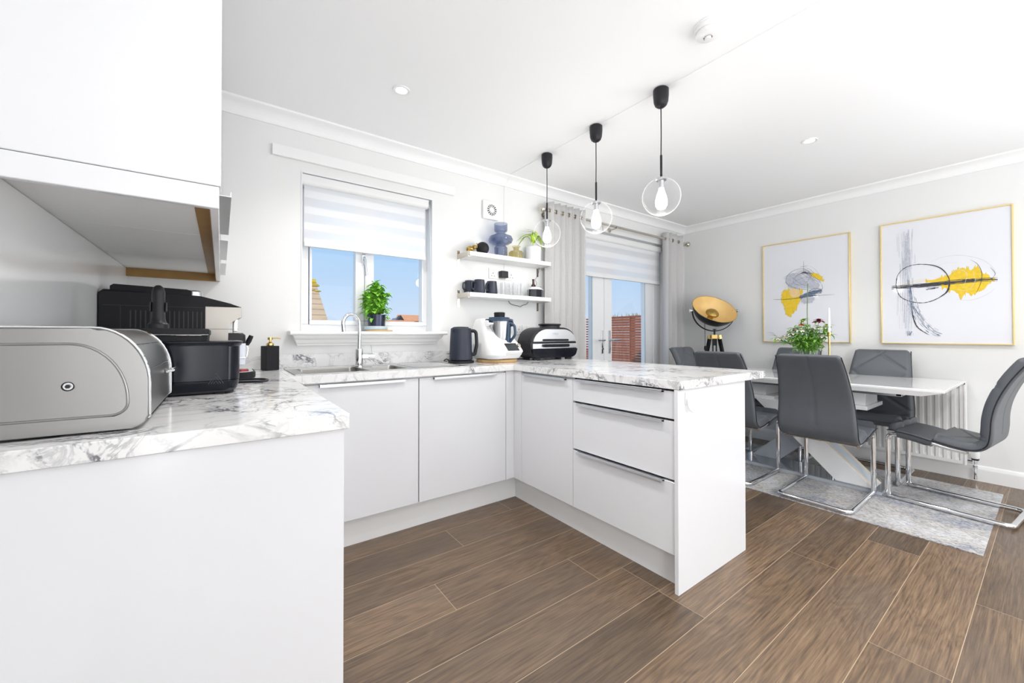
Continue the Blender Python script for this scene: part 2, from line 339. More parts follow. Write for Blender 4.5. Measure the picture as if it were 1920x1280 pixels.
def lathe(bm, prof, c=(0, 0, 0), n=32, mi=0, mx=None, closed=False):
    t = bmesh.new(); rings = []
    for r, z in prof:
        if r < 1e-5: rings.append([t.verts.new((0, 0, z))])
        else: rings.append([t.verts.new((r*math.cos(2*PI*i/n), r*math.sin(2*PI*i/n), z)) for i in range(n)])
    pairs = list(zip(rings, rings[1:])) + ([(rings[-1], rings[0])] if closed else [])
    for a, b in pairs:
        for i in range(n):
            j = (i+1) % n
            if len(a) == 1 and len(b) == 1: continue
            if len(a) == 1: t.faces.new((a[0], b[i], b[j]))
            elif len(b) == 1: t.faces.new((a[i], a[j], b[0]))
            else: t.faces.new((a[i], a[j], b[j], b[i]))
    if mx is None: mx = Matrix.Translation(c)
    return merge(bm, t, mi, mx)
def tube(bm, pts, r=.01, n=10, mi=0, closed=False, caps=True, flat=1.0):
    t = bmesh.new(); P = [Vector(p) for p in pts]; K = len(P); rings = []
    prev = None
    for i, p in enumerate(P):
        if closed: d = (P[(i+1) % K]-P[i-1])
        else: d = P[min(i+1, K-1)]-P[max(i-1, 0)]
        d.normalize()
        if prev is None:
            a = Vector((0, 0, 1)) if abs(d.z) < .9 else Vector((1, 0, 0)); u = d.cross(a).normalized()
        else:
            u = (prev - d*prev.dot(d)).normalized()
        prev = u; v = d.cross(u); rr = r[i] if isinstance(r, (list, tuple)) else r
        rings.append([t.verts.new(p+(u*math.cos(2*PI*k/n)+v*math.sin(2*PI*k/n)*flat)*rr) for k in range(n)])
    for i in range(K if closed else K-1):
        a, b = rings[i], rings[(i+1) % K]
        for k in range(n): t.faces.new((a[k], a[(k+1) % n], b[(k+1) % n], b[k]))
    if caps and not closed: t.faces.new(rings[0][::-1]); t.faces.new(rings[-1])
    return merge(bm, t, mi)
def prism(bm, poly, axis, a, b, mi=0, bev=0, mx=None, seg=2):
    """extrude a 2-D outline along axis ('x': poly=(y,z), 'y': (x,z), 'z': (x,y))"""
    t = bmesh.new()
    def P(p, h): return {'x': (h, p[0], p[1]), 'y': (p[0], h, p[1]), 'z': (p[0], p[1], h)}[axis]
    A = [t.verts.new(P(p, a)) for p in poly]; B = [t.verts.new(P(p, b)) for p in poly]; n = len(poly)
    fa = t.faces.new(A); fb = t.faces.new(B[::-1])
    for i in range(n): t.faces.new((A[i], A[(i+1) % n], B[(i+1) % n], B[i]))
    if bev:
        e = list(set(fa.edges[:]+fb.edges[:])); bmesh.ops.bevel(t, geom=e, offset=bev, segments=seg, profile=.5, affect='EDGES')
    return merge(bm, t, mi, mx)
def grid(bm, fn, nu, nv, mi=0, closeu=False):
    t = bmesh.new(); V = [[t.verts.new(fn(i/nu, j/nv)) for j in range(nv+1)] for i in range(nu+1)]
    for i in range(nu):
        for j in range(nv): t.faces.new((V[i][j], V[i+1][j], V[i+1][j+1], V[i][j+1]))
    return merge(bm, t, mi)
def arc(cx, cy, r, a0, a1, n, ry=None):
    return [(cx+r*math.cos(math.radians(a0+(a1-a0)*i/n)), cy+(ry or r)*math.sin(math.radians(a0+(a1-a0)*i/n))) for i in range(n+1)]
def rrect(x0, x1, y0, y1, r, n=6):
    return arc(x1-r, y1-r, r, 0, 90, n)+arc(x0+r, y1-r, r, 90, 180, n)+arc(x0+r, y0+r, r, 180, 270, n)+arc(x1-r, y0+r, r, 270, 360, n)
def cr(pts, k=8, closed=False):
    """Catmull-Rom smoothing"""
    P = [Vector(p) for p in pts]; out = []; n = len(P)
    for i in range(n if closed else n-1):
        p0 = P[i-1] if (i > 0 or closed) else P[0]; p1 = P[i]; p2 = P[(i+1) % n]; p3 = P[(i+2) % n] if (closed or i+2 < n) else P[-1]
        for j in range(k):
            t = j/k; out.append(.5*((2*p1)+(p2-p0)*t+(2*p0-5*p1+4*p2-p3)*t*t+(3*p1-p0-3*p2+p3)*t**3))
    if not closed: out.append(P[-1])
    return out
def fillet(pts, r, n=6):
    """round the corners of a polyline"""
    P = [Vector(p) for p in pts]; out = [P[0]]
    for i in range(1, len(P)-1):
        a, b, c = P[i-1], P[i], P[i+1]; d1 = (a-b).normalized(); d2 = (c-b).normalized()
        rr = min(r, (a-b).length*.49, (c-b).length*.49); p1 = b+d1*rr; p2 = b+d2*rr
        for k in range(n+1):
            t = k/n; out.append(p1*(1-t)**2+b*2*t*(1-t)+p2*t*t)
    out.append(P[-1]); return out
def text_bm(bm, txt, size, mx, mi=0, depth=.0006, font_bold=False):
    cu = bpy.data.curves.new('t', 'FONT'); cu.body = txt; cu.size = size; cu.extrude = depth; cu.align_x = 'CENTER'; cu.resolution_u = 2
    if font_bold: cu.offset = size*.012
    to = bpy.data.objects.new('t', cu); me = bpy.data.meshes.new_from_object(to)
    t = bmesh.new(); t.from_mesh(me); bpy.data.objects.remove(to); bpy.data.meshes.remove(me); bpy.data.curves.remove(cu)
    return merge(bm, t, mi, mx)
def frame_mx(origin, xa, ya):
    xa = Vector(xa).normalized(); za = xa.cross(Vector(ya)).normalized(); ya = za.cross(xa)
    m = Matrix.Identity(4)
    for i in range(3): m[i][0] = xa[i]; m[i][1] = ya[i]; m[i][2] = za[i]
    m.translation = origin; return m
def copy_tree(o, parent=None):
    c = o.copy(); COL.objects.link(c)
    if parent: c.parent = parent
    for ch in list(o.children):
        copy_tree(ch, c)
    return c
def place(o, loc, rotz=0, label=None):
    o.location = loc; o.rotation_euler = (0, 0, rotz)
    if label: o['label'] = label
    return o

# ------------------------------------------------------------------ the room
XL, XR, YW, YN, ZC = -0.38, 4.62, 2.71, -3.2, 2.41
bm = N(); box(bm, XL-.1, XR+.1, YN, YW+.1, -.06, -.0005, mi=1)
rows = []
lay = bm.faces.layers.float_color if False else None
t = bmesh.new(); cl = t.loops.layers.float_color.new('plank')
joints = {1.83: [1.026], 2.0365: [1.482], 1.4265: [.767], 1.223: [1.38], .8125: [1.523], .6105: [2.34], .407: [2.806], .2035: [1.88, 4.3], 0.0: [2.5]}
rnd = random.Random(3)
k = -16
while k*.2035 < YW:
    y0, y1 = k*.2035, min((k+1)*.2035, YW)
    js = None
    for q, v in joints.items():
        if abs(q-y0) < .03: js = list(v)
    if js is None: js = [rnd.uniform(-.2, 1.0)] if k < 0 else [-.1-rnd.random()*.2]
    a = js[0]
    while a > XL: a -= rnd.choice((1.38, 1.6, 1.9)); js.append(a)
    a = max(js)
    while a < XR: a += rnd.choice((1.75, 1.9, 2.2)); js.append(a)
    js = sorted(set([max(XL, min(XR, q)) for q in js]+[XL, XR]))
    for a, b in zip(js, js[1:]):
        if b-a < .01: continue
        g = .0011
        f = t.faces.new([t.verts.new(p) for p in ((a+g, y0+g, 0), (b-g, y0+g, 0), (b-g, y1-g, 0), (a+g, y1-g, 0))])
        c = (rnd.random(), rnd.random(), rnd.random(), 1)
        for lp in f.loops: lp[cl] = c
    k += 1
me = bpy.data.meshes.new('p'); t.to_mesh(me); t.free(); bm.from_mesh(me)
struct('floor', bm, ['oak', 'oakgap'], smooth=False)
def ceiling():
    bm = N(); box(bm, XL-.1, XR+.1, YN-.1, YW+.1, ZC, ZC+.1); struct('ceiling', bm, 'ceil', smooth=False)
ceiling()
# far wall with window and door openings
WX0, WX1, WZ0, WZ1 = .392, 1.258, 1.105, 2.098
DX0, DX1, DZ1 = 2.66, 4.20, 2.15
bm = N()
for a in ((XL-.1, WX0, 0, ZC), (WX0, WX1, 0, WZ0), (WX0, WX1, WZ1, ZC), (WX1, DX0, 0, ZC), (DX0, DX1, DZ1, ZC), (DX1, XR+.1, 0, ZC)):
    box(bm, a[0], a[1], YW, YW+.24, a[2], a[3])
bmesh.ops.remove_doubles(bm, verts=bm.verts, dist=1e-5)
struct('wall_far', bm, 'wall', smooth=False)
bm = N(); box(bm, XR, XR+.1, YN, YW, 0, ZC); struct('wall_right', bm, 'wall', smooth=False)
bm = N(); box(bm, XL-.1, XL, YN, YW, 0, ZC); struct('wall_left', bm, 'wall', smooth=False)
bm = N(); box(bm, XL-.1, XR+.1, YN-.1, YN, 0, ZC); struct('wall_near', bm, 'wall', smooth=False)
# glossy splash panel on the left wall between worktop and wall cabinets
bm = N(); box(bm, XL, XL+.004, 1.0, YW, .904, 1.43); struct('trim_1', bm, 'splash', smooth=False)
# coving
cov = [(0, 0)]+[(0, .075), (.010, .075)]+arc(.082, .085, .068, 195, 255, 8)[:]+[(.085, .012), (.085, 0)]
def cove(name, axis, pos, sgn, a, b):
    bm = N(); prism(bm, [(pos-sgn*p[0], ZC-p[1]) if True else None for p in cov], axis, a, b); struct(name, bm, 'ceil')
cove('trim_2', 'x', YW, 1, XL, XR); cove('trim_3', 'y', XR, 1, YN, YW)
# baseboards
def base(name, axis, pos, a, b):
    pr = [(0, 0), (.020, 0), (.020, .085), (.016, .095), (.012, .10), (.010, .108), (.004, .115), (0, .115)]
    bm = N(); prism(bm, [(pos-p[0], p[1]) for p in pr], axis, a, b); struct(name, bm, 'trim')
base('baseboard_right', 'y', XR, YN, YW); base('baseboard_far', 'x', YW, DX1, XR)
# white batten over the window
bm = N(); box(bm, .237, 1.429, YW-.022, YW, 2.157, 2.222, bev=.004)
single('wall_batten', bm, 'trim', 'long plain white batten fixed to the wall above the kitchen window blind', 'batten', (.83, YW, 2.19))

# ---- window
def window():
    FY = 2.80
    bm = N()
    framebox(bm, WX0+.006, WX1-.006, FY, FY+.07, 1.1235, WZ1-.006, .050, .034, .044, .054)
    # reveal lining, white
    box(bm, WX0, WX0+.006, YW-.004, FY+.07, 1.1235, WZ1-.006); box(bm, WX1-.006, WX1, YW-.004, FY+.07, 1.1235, WZ1-.006); box(bm, WX0, WX1, YW-.004, FY+.07, WZ1-.006, WZ1)
    w = struct('window_1', bm, 'upvc')
    # two casement sashes
    for (a, b) in ((.452, .790), (.792, 1.222)):
        bm = N(); st = .055; z0, z1 = WZ0+.060, WZ1-.055
        sl = .014 if a < .5 else .062; sr = .058 if a < .5 else .014
        framebox(bm, a, b, FY-.012, FY+.05, z0, z1, sl, sr, .030, .05, .004)
        s = obj('sash', bm, 'upvc', w)
        bm = N(); box(bm, a+.01, b-.01, FY+.02, FY+.024, z0+.01, z1-.01); obj('pane', bm, 'glass', s, smooth=False)
    bm = N(); box(bm, .772, .796, FY-.022, FY-.012, 1.575, 1.66, .004)
    tube(bm, [(.784, FY-.03, 1.63), (.786, FY-.045, 1.60), (.796, FY-.045, 1.50)], .008)
    obj('window_handle', bm, 'chrome', w)
window()
# sill: bullnose board and moulding
bm = N()
prism(bm, [(YW+.001, 1.099), (2.60, 1.099)]+arc(2.60, 1.111, .012, 270, 90, 6)[1:-1]+[(2.60, 1.123), (YW+.001, 1.123)], 'x', .322, 1.318, bev=0); box(bm, WX0+.001, WX1-.001, YW, YW+.16, 1.1055, 1.123)
pr = [(YW, 1.106), (2.615, 1.106), (2.618, 1.09), (2.63, 1.078), (2.65, 1.07), (2.655, 1.062), (2.662, 1.052), (2.682, 1.046), (2.684, 1.036), (YW, 1.034)]
t = bmesh.new(); A = []; B = []
for (y, z) in pr:
    d = (1.106-z)*.5; A.append(t.verts.new((.335+d, y, z))); B.append(t.verts.new((1.305-d, y, z)))
t.faces.new(A); t.faces.new(B[::-1])
for i in range(len(A)): t.faces.new((A[i], A[(i+1) % len(A)], B[(i+1) % len(A)], B[i]))
merge(bm, t)
struct('trim_4', bm, 'trim')

# ---- french doors
def doors():
    FY = 2.78
    bm = N()
    framebox(bm, DX0+.004, DX1-.004, FY-.01, FY+.09, .0005, DZ1-.004, .066, .121, .03, .076)
    box(bm, DX1-.004, DX1, YW-.004, FY+.09, 0, DZ1-.004); box(bm, DX0, DX1, YW-.004, FY+.09, DZ1-.004, DZ1)
    d0 = struct('door_1', bm, 'upvc')
    for (a, b, gl, gr) in ((2.73, 3.222, 2.83, 3.045), (3.226, 4.075, 3.345, 3.925)):
        bm = N(); z0, z1 = .03, DZ1-.08
        framebox(bm, a, b, FY, FY+.06, z0, z1, gl-a, b-gr, .2, .1, .005)
        lf = obj('door_leaf', bm, 'upvc', d0)
        bm = N(); box(bm, gl-.01, gr+.01, FY+.028, FY+.032, z0+.19, z1-.09); obj('pane', bm, 'glass', lf, smooth=False)
        bm = N(); box(bm, gr-.006, gr+.002, FY-.001, FY+.006, z0+.2, z1-.1); obj('glazing_bead', bm, 'paleblue', lf)
    for (hx, m, s) in ((3.185, 'chrome', -1), (3.30, 'alu', 1)):
        bm = N(); box(bm, hx-.014, hx+.014, FY-.010, FY, .905, 1.145, .004)
        tube(bm, fillet([(hx, FY-.005, 1.045), (hx, FY-.05, 1.045), (hx+s*.115, FY-.05, 1.045)], .015), .009)
        lathe(bm, [(0, 0), (.012, 0), (.012, .006), (0, .006)], mx=Matrix.Translation((hx, FY-.01, .955)) @ Matrix.Rotation(PI/2, 4, 'X'))
        obj('door_handle', bm, m, d0)
doors()

# ---- blinds
def blind(name, label, x0, x1, ztop, zbot, y, m, cas=.06):
    t = thing(name, label, 'blind', ((x0+x1)/2, y, ztop))
    bm = N(); prism(bm, [(y+.045, ztop), (y-.028, ztop)]+arc(y-.005, ztop-cas+.025, .025, 180, 270, 5)+[(y+.045, ztop-cas)], 'x', x0, x1)
    box(bm, x0-.004, x0, y-.03, y+.045, ztop-cas, ztop); box(bm, x1, x1+.004, y-.03, y+.045, ztop-cas, ztop)
    obj('cassette', bm, 'whitepl', t)
    bm = N(); n = 40
    grid(bm, lambda u, v: (x0+.012+(x1-x0-.024)*u, y-.004+.0015*math.sin(u*9), zbot+(ztop-cas-zbot)*v), 8, 20)
    obj('blind_cloth', bm, m, t)
    bm = N(); box(bm, x0+.012, x1-.012, y-.014, y+.008, zbot-.006, zbot+.022, .005); obj('bottom_bar', bm, 'whitepl', t)
    return t
t = blind('roller_blind', 'white striped roller blind half lowered over the kitchen sink window', .400, 1.225, 2.088, 1.655, YW+.035, blind_mat('zebra cloth', 1.70, .1, .55))
bm = N(); tube(bm, [(1.238, YW+.01, 2.06), (1.243, YW-.003, 1.6), (1.255, YW-.01, 1.15), (1.30, YW-.012, 1.0)], .0015, 6); obj('pull_cord', bm, 'whitepl', t)
blind('roller_blind', 'white striped roller blind across the top of the glazed double doors', 2.68, 4.16, 2.118, 1.690, YW+.035, blind_mat('zebra cloth door', 1.73, .115, .5))

# ---- curtains and pole
def curtain(label, x0, x1, folds, phase, amp, flat=0):
    t = thing('curtain', label, 'curtain', ((x0+x1)/2, 2.62, .02), group='eyelet curtains at the glazed doors')
    def f(u, v):
        uu = u if not flat else (u*u*.35+u*.65 if u < 1 else 1)
        z = .02+2.245*v
        a = amp*(1-.15*math.sin(v*3))
        wob = .006*math.sin(v*5+u*11)*(1-v)
        ph = folds*2*PI*u**(1.0 if not flat else .62)+phase
        x = x0+(x1-x0)*u+wob+.010*math.sin(2*ph)*(1-u)*u*4
        x += (u-.5)*.03*(1-v)
        return (x, 2.62+a*math.sin(ph)+wob*.5, z)
    bm = N(); grid(bm, f, folds*22, 40)
    oc_ = obj('curtain_cloth', bm, 'curtain', t, angle=80)
    sm = oc_.modifiers.new('thickness', 'SOLIDIFY'); sm.thickness = .003; sm.offset = 0
    # eyelets where the cloth crosses the pole
    n = 0
    for k in range(folds*2+1):
        uu = (k*PI-phase)/(folds*2*PI)
        if uu < .01 or uu > .99: continue
        u = uu if not flat else uu**(1/.62)
        x = f(u, 1)[0]
        bm = N(); pts = [(x+.004*0, 2.62+.019*math.cos(q*PI/8), 2.190+.019*math.sin(q*PI/8)) for q in range(16)]
        tube(bm, pts, .004, 8, closed=True); obj('eyelet', bm, 'nickel', t)
    return t
curtain('pale grey eyelet curtain gathered at the left of the glazed doors, behind the wall shelves', 2.29, 2.76, 6, .4, .040)
curtain('pale grey eyelet curtain gathered at the right of the glazed doors, beside the tripod lamp', 4.075, 4.47, 4, 2.2, .042, flat=1)
t = thing('curtain_pole', 'brushed metal curtain pole with ball ends above the glazed doors', 'curtain pole', (3.4, 2.62, 2.19))
bm = N(); tube(bm, [(2.27, 2.62, 2.19), (4.53, 2.62, 2.19)], .0125, 14); obj('pole', bm, 'nickel', t)
for x in (2.245, 4.545):
    bm = N(); lathe(bm, [(0, -.03)]+[(.03*math.sin(a*PI/10), -.03*math.cos(a*PI/10)) for a in range(1, 10)]+[(0, .03)], (x, 2.62, 2.19), 20)
    s = 1 if x < 3 else -1
    lathe(bm, [(.018, 0), (.018, .012), (.0125, .014)], mx=Matrix.Translation((x+s*.028, 2.62, 2.19)) @ Matrix.Rotation(s*PI/2, 4, 'Y'))
    obj('finial', bm, 'nickel', t)
for x in (2.33, 3.22, 4.50):
    bm = N(); tube(bm, [(x, 2.62, 2.175), (x, 2.66, 2.172), (x, 2.705, 2.172)], .006, 8); tube(bm, [(x, 2.62+.017*math.cos(q), 2.19+.017*math.sin(q)) for q in [PI*.9+i*PI*1.2/10 for i in range(11)]], .004, 8)
    lathe(bm, [(0, 0), (.025, 0), (.025, .006), (0, .008)], mx=Matrix.Translation((x, 2.71, 2.172)) @ Matrix.Rotation(PI/2, 4, 'X'))
    obj('bracket', bm, 'nickel', t)
bm = N(); tube(bm, [(3.02, 2.62, 2.172), (3.02, 2.62, 2.155), (3.023, 2.62, 2.11)], .005, 8); 
obj('hook', bm, 'nickel', t)

# ---- ceiling fittings
def downlight(x, y, label, on=True):
    t = thing('downlight', label, 'ceiling light', (x, y, ZC), group='round recessed ceiling downlights')
    bm = N(); lathe(bm, [(.030, -.004), (.043, -.006), (.045, 0), (.028, 0)], (x, y, ZC), 32); obj('rim', bm, 'whitepl', t)
    bm = N(); lathe(bm, [(0, -.003), (.030, -.003), (.030, 0)], (x, y, ZC), 24); obj('light_disc', bm, 'led', t)
    l = lamp('downlight_lamp', 'SPOT', (0, 0, -.02), 36, .03, (0, 0, -1), (1, .96, .9), parent=t); l.data.spot_size = 2.3; l.data.spot_blend = .8
downlight(.775, 2.06, 'small round lit downlight in the ceiling near the kitchen window')
downlight(3.205, .975, 'small round lit downlight in the ceiling over the dining area')
# smoke alarm
t = thing('smoke_alarm', 'round white smoke alarm on the ceiling above the peninsula', 'smoke alarm', (1.665, .865, ZC))
bm = N(); lathe(bm, [(0, 0), (.058, 0), (.058, -.006), (.053, -.008), (.053, -.022), (.050, -.026), (.046, -.026), (.046, -.030), (.049, -.032), (.046, -.040), (.036, -.046), (.024, -.048), (.018, -.048), (.018, -.040), (0, -.040)], (1.665, .865, ZC), 40)
obj('alarm_body', bm, 'whitepl', t)
bm = N(); lathe(bm, [(0, -.040), (.013, -.040), (.014, -.052), (.011, -.056), (0, -.057)], (1.665, .865, ZC), 20); obj('test_button', bm, 'whitepl', t)
for k in range(3):
    a = k*2*PI/3+.5; bm = N(); box(bm, 1.665+.018*math.cos(a)-.002, 1.665+.018*math.cos(a)+.002, .865+.018*math.sin(a)-.002, .865+.018*math.sin(a)+.002, ZC-.049, ZC-.040, .0005); obj('grille_rib', bm, 'whitepl', t)
bm = N(); lathe(bm, [(.014, -.0405), (.018, -.0405)], (1.665, .865, ZC), 20); obj('sensor_slot', bm, 'bottle', t)
# surface cable along the ceiling linking the pendants
bm = N(); tube(bm, [(1.87, -1.0, ZC-.003), (1.892, .6, ZC-.003), (1.90, 2.62, ZC-.003), (1.90, 2.632, ZC-.02), (1.90, 2.70, ZC-.085), (1.90, 2.706, ZC-.12), (1.90, 2.706, 1.62)], .0016, 6)
struct('trim_5', bm, 'ceil')
# pendants
def pendant():
    t = thing('pendant_light', '', 'pendant light', (0, 0, ZC), group='clear globe pendants in a row over the peninsula')
    def o(n, bm, m, p=None): return obj(n, bm, m, p or t, local=True)
    bm = N(); lathe(bm, [(0, 0), (.034, 0), (.040, -.006), (.040, -.035), (.037, -.070), (.030, -.088), (.018, -.098), (.004, -.101), (0, -.101)], n=28); o('ceiling_cup', bm, 'black')
    bm = N(); tube(bm, [(0, 0, -.10), (.001, 0, -.25), (0, .001, -.37)], .0028, 8); o('cord', bm, 'black')
    bm = N(); tube(bm, [(0, 0, -.355), (0, 0, -.482)], .006, 10); o('rod', bm, 'black')
    R = .098; cz = -.482-R+.003
    bm = N(); pr = [(R*math.sin(a), cz+R*math.cos(a)) for a in [math.radians(x) for x in range(16, 180, 6)]]+[(0, cz-R)]
    lathe(bm, pr, n=48); g = o('glass_globe', bm, 'globe')
    bm = N(); lathe(bm, [(0, -.476), (.028, -.478), (.030, -.486), (.026, -.490), (.014, -.492), (.014, -.530), (0, -.530)], n=24); o('lamp_holder', bm, 'alu')
    bm = N(); lathe(bm, [(.012, -.530), (.016, -.545), (.026, -.575), (.031, -.600), (.030, -.622), (.020, -.640), (0, -.647)], n=24); o('bulb', bm, 'bulb')
    l = lamp('pendant_lamp', 'POINT', (0, 0, -.70), 3.4, .05, color=(1, .98, .95), parent=t)
    return t
p0 = pendant()
place(p0, (1.905, 2.174, ZC), 0, 'clear glass globe pendant nearest the wall shelves, farthest of the row')
place(copy_tree(p0), (1.895, 1.697, ZC), 0, 'clear glass globe pendant in the middle of the row of three')
place(copy_tree(p0), (1.889, 1.236, ZC), 0, 'largest-looking clear glass globe pendant, nearest the smoke alarm')

# ------------------------------------------------------------------ kitchen units
KZ, DT, WB, WT = .152, .866, .866, .904
GY, GX = 2.13, 1.572       # door planes
def slab(bm, x0, x1, y0, y1, z0, z1, bev=.0015): box(bm, x0, x1, y0, y1, z0, z1, bev, seg=1)
def pull(parent, kind, a, b, z, plane):
    bm = N()
    if kind == 'x':  # along x, on doors facing -y
        prism(bm, [(plane+.018, z), (plane-.020, z), (plane-.022, z-.003), (plane-.022, z-.014), (plane-.019, z-.014), (plane-.018, z-.004), (plane, z-.003), (plane, z-.012), (plane+.002, z-.012), (plane+.018, z-.002)], 'x', a, b)
    else:
        prism(bm, [(plane+.018, z), (plane-.020, z), (plane-.022, z-.003), (plane-.022, z-.014), (plane-.019, z-.014), (plane-.018, z-.004), (plane, z-.003), (plane, z-.012), (plane+.002, z-.012), (plane+.018, z-.002)], 'y', a, b)
    obj('handle', bm, 'alu', parent)
def base_unit(name, label, x0, x1, front, door):
    t = thing(name, label, 'cabinet', ((x0+x1)/2, 2.4, 0), group='handle-topped base units under the sink worktop')
    bm = N(); box(bm, x0, x1, front+.021, YW-.03, KZ, DT-.001) ; obj('body', bm, 'carcass', t, smooth=False)
    bm = N(); slab(bm, door[0], door[1], front, front+.019, KZ+.002, DT-.012)
    d = obj('door', bm, 'gloss', t)
    c = (door[0]+door[1])/2; pull(d, 'x', c-.215, c+.215, DT-.010, front)
    return t
base_unit('base_cabinet', 'white base cabinet under the stainless sink, beside the left worktop', .268, .905, GY, (.306, .903))
base_unit('base_cabinet', 'white base cabinet under the worktop next to the inside corner', .907, 1.508, GY, (.909, 1.507))
# peninsula
t = thing('corner_cabinet', 'white corner base cabinet at the far end of the peninsula', 'cabinet', (1.9, 2.1, 0))
bm = N(); box(bm, GX+.021, 2.168, 1.583, YW-.03, KZ, DT-.001); box(bm, 1.511, GX+.021, 2.151, YW-.03, KZ, DT-.001); obj('body', bm, 'carcass', t, smooth=False)
bm = N(); slab(bm, GX, GX+.019, 1.583, 2.045, KZ+.002, DT-.012); d = obj('door', bm, 'gloss', t); pull(d, 'y', 1.63, 2.02, DT-.010, GX)
bm = N(); slab(bm, 1.510, GX+.018, GY, GY+.018, KZ+.002, DT-.003); slab(bm, GX, GX+.018, 2.048, GY, KZ+.002, DT-.003); obj('corner_post', bm, 'gloss', t)
t = thing('drawer_cabinet', 'white three drawer cabinet with slim metal pulls in the peninsula', 'cabinet', (1.87, 1.27, 0))
bm = N(); box(bm, GX+.021, 2.168, .967, 1.581, KZ, DT-.001); obj('body', bm, 'dark_gap', t, smooth=False)
for (z0, z1) in ((KZ+.002, .4655), (.4755, .7265), (.7365, DT-.010)):
    bm = N(); slab(bm, GX, GX+.019, .968, 1.580, z0, z1); d = obj('drawer', bm, 'gloss', t); pull(d, 'y', 1.02, 1.535, z1+.004, GX)
bm = N(); box(bm, 2.169, 2.187, .966, YW-.03, 0, DT-.001); single('back_panel', bm, 'gloss', 'white panel closing the dining side of the peninsula', 'panel', (2.178, 1.8, 0), smooth=False)
bm = N(); slab(bm, 1.560, 2.172, .9455, .9645, 0, WB-.001)
single('end_panel', bm, 'gloss', 'white gloss end panel closing the near end of the peninsula', 'panel', (1.86, .955, 0))
# wall hook on the end panel
bm = N(); tube(bm, cr([(1.628, .945, .842), (1.622, .938, .815), (1.626, .934, .785), (1.642, .924, .768), (1.662, .914, .775), (1.676, .908, .800)], 5), .0035, 8)
box(bm, 1.612, 1.634, .942, .9455, .80, .852, .003)
single('sticky_hook', bm, 'whitepl', 'small clear white hook stuck on the end panel of the peninsula', 'hook', (1.63, .945, .81))
# plinths
bm = N(); box(bm, .25, GX+.07, 2.188, 2.204, 0, KZ); single('plinth', bm, 'plinth', 'white kickboard under the sink cabinets', 'plinth', (.9, 2.196, 0), group='kickboards', smooth=False)
bm = N(); box(bm, 1.626, 1.640, .966, 2.187, 0, KZ); single('plinth', bm, 'plinth', 'white kickboard under the peninsula drawers', 'plinth', (1.633, 1.55, 0), group='kickboards', smooth=False)
# left run
t = thing('base_cabinet', 'white base cabinet run under the left worktop, seen by its plain end panel', 'cabinet', (-.07, 1.9, 0))
bm = N(); box(bm, XL+.001, .232, 1.078, 2.12, KZ, DT-.001); box(bm, XL+.001, .266, 2.12, YW-.001, 0, DT-.001); box(bm, XL+.001, .18, 1.078, 2.12, 0, KZ); obj('body', bm, 'carcass', t, smooth=False)
bm = N(); slab(bm, XL+.001, .2515, 1.058, 1.077, 0, WB-.001); obj('side_panel', bm, 'gloss', t)
for k, (a, b) in enumerate(((1.08, 1.60), (1.603, 2.118))):
    bm = N(); slab(bm, .233, .2505, a, b, KZ+.002, DT-.012); d = obj('door', bm, 'gloss', t)

# worktops (with a cut-out for the sink)
SX0, SX1, SY0, SY1 = .292, 1.255, 2.165, 2.595
bm = N()
def wt(x0, x1, y0, y1): box(bm, x0, x1, y0, y1, WB, WT, .0025, seg=2)
wt(XL+.004, .262, 1.046, YW)
wt(1.560, 2.245, .934, YW); wt(2.245, 2.385, .934, 2.56)
wt(.262, SX0+.02, 2.11, YW); wt(SX1-.02, 1.560, 2.11, YW)
box(bm, SX0+.02, SX1-.02, 2.11, SY0+.02, WB, WT, 0); box(bm, SX0+.02, SX1-.02, SY1-.02, YW, WB, WT, 0)
single('worktop', bm, 'marble', 'U-shaped white laminate worktop with grey marble veining, on the base cabinets', 'worktop', (1.0, 2.4, WB))
bm = N(); box(bm, XL+.005, 2.24, YW-.016, YW, WT, .982, .002)
single('upstand', bm, 'marble', 'marble-look upstand strip along the wall behind the sink', 'upstand', (.9, YW, WT))

# ---- wall cabinets on the left, seen from below
UZ = 1.432
t = thing('wall_cabinet', 'white wall cabinets over the left worktop with bare gold board edges below', 'cabinet', (-.19, 1.9, UZ))
bm = N()
def ub(y0, y1): box(bm, XL+.001, -.021, y0, y1, UZ, ZC-.001, .0008, seg=1)
for (a, b) in ((1.162, 1.68), (1.682, 2.21), (2.212, 2.705)): ub(a, b)
obj('body', bm, 'carcass', t)
bm = N(); slab(bm, XL+.001, -.0015, 1.142, 1.160, 1.444, ZC-.001); obj('side_panel', bm, 'gloss', t)
for k in range(3):
    a = 1.162+.530*k; b = min(a+.526, 2.705)
    bm = N(); slab(bm, -.020, -.0015, a, b, 1.452, ZC-.002); d = obj('door', bm, 'gloss', t)
    c = (a+b)/2+(.0 if k else .02)
    bm = N(); box(bm, -.019, .019, 1.16+.545*k, min(1.16+.545*k+.445, 2.69), 1.428, 1.4295, 0); box(bm, .017, .019, 1.16+.545*k, min(1.16+.545*k+.445, 2.69), 1.4295, 1.440, 0); box(bm, -.019, -.004, 1.16+.545*k, min(1.16+.545*k+.445, 2.69), 1.4295, 1.452, 0)
    obj('handle', bm, 'alu', d, smooth=False)
bm = N(); slab(bm, XL+.001, -.0045, 1.142, 1.160, 1.392, 1.4425); slab(bm, -.0225, -.0045, 1.160, 2.705, 1.392, 1.431); slab(bm, XL+.001, -.0225, 2.688, 2.706, 1.392, 1.431)
obj('pelmet', bm, 'gloss', t)
bm = N(); box(bm, -.0232, -.0224, 1.162, 2.687, 1.3915, 1.431); box(bm, XL+.004, -.0232, 2.6862, 2.6880, 1.3915, 1.431)
box(bm, XL+.004, -.006, 2.687, 2.706, 1.3908, 1.3918)
box(bm, -.056, -.0235, 1.162, 2.687, 1.4265, 1.4315)
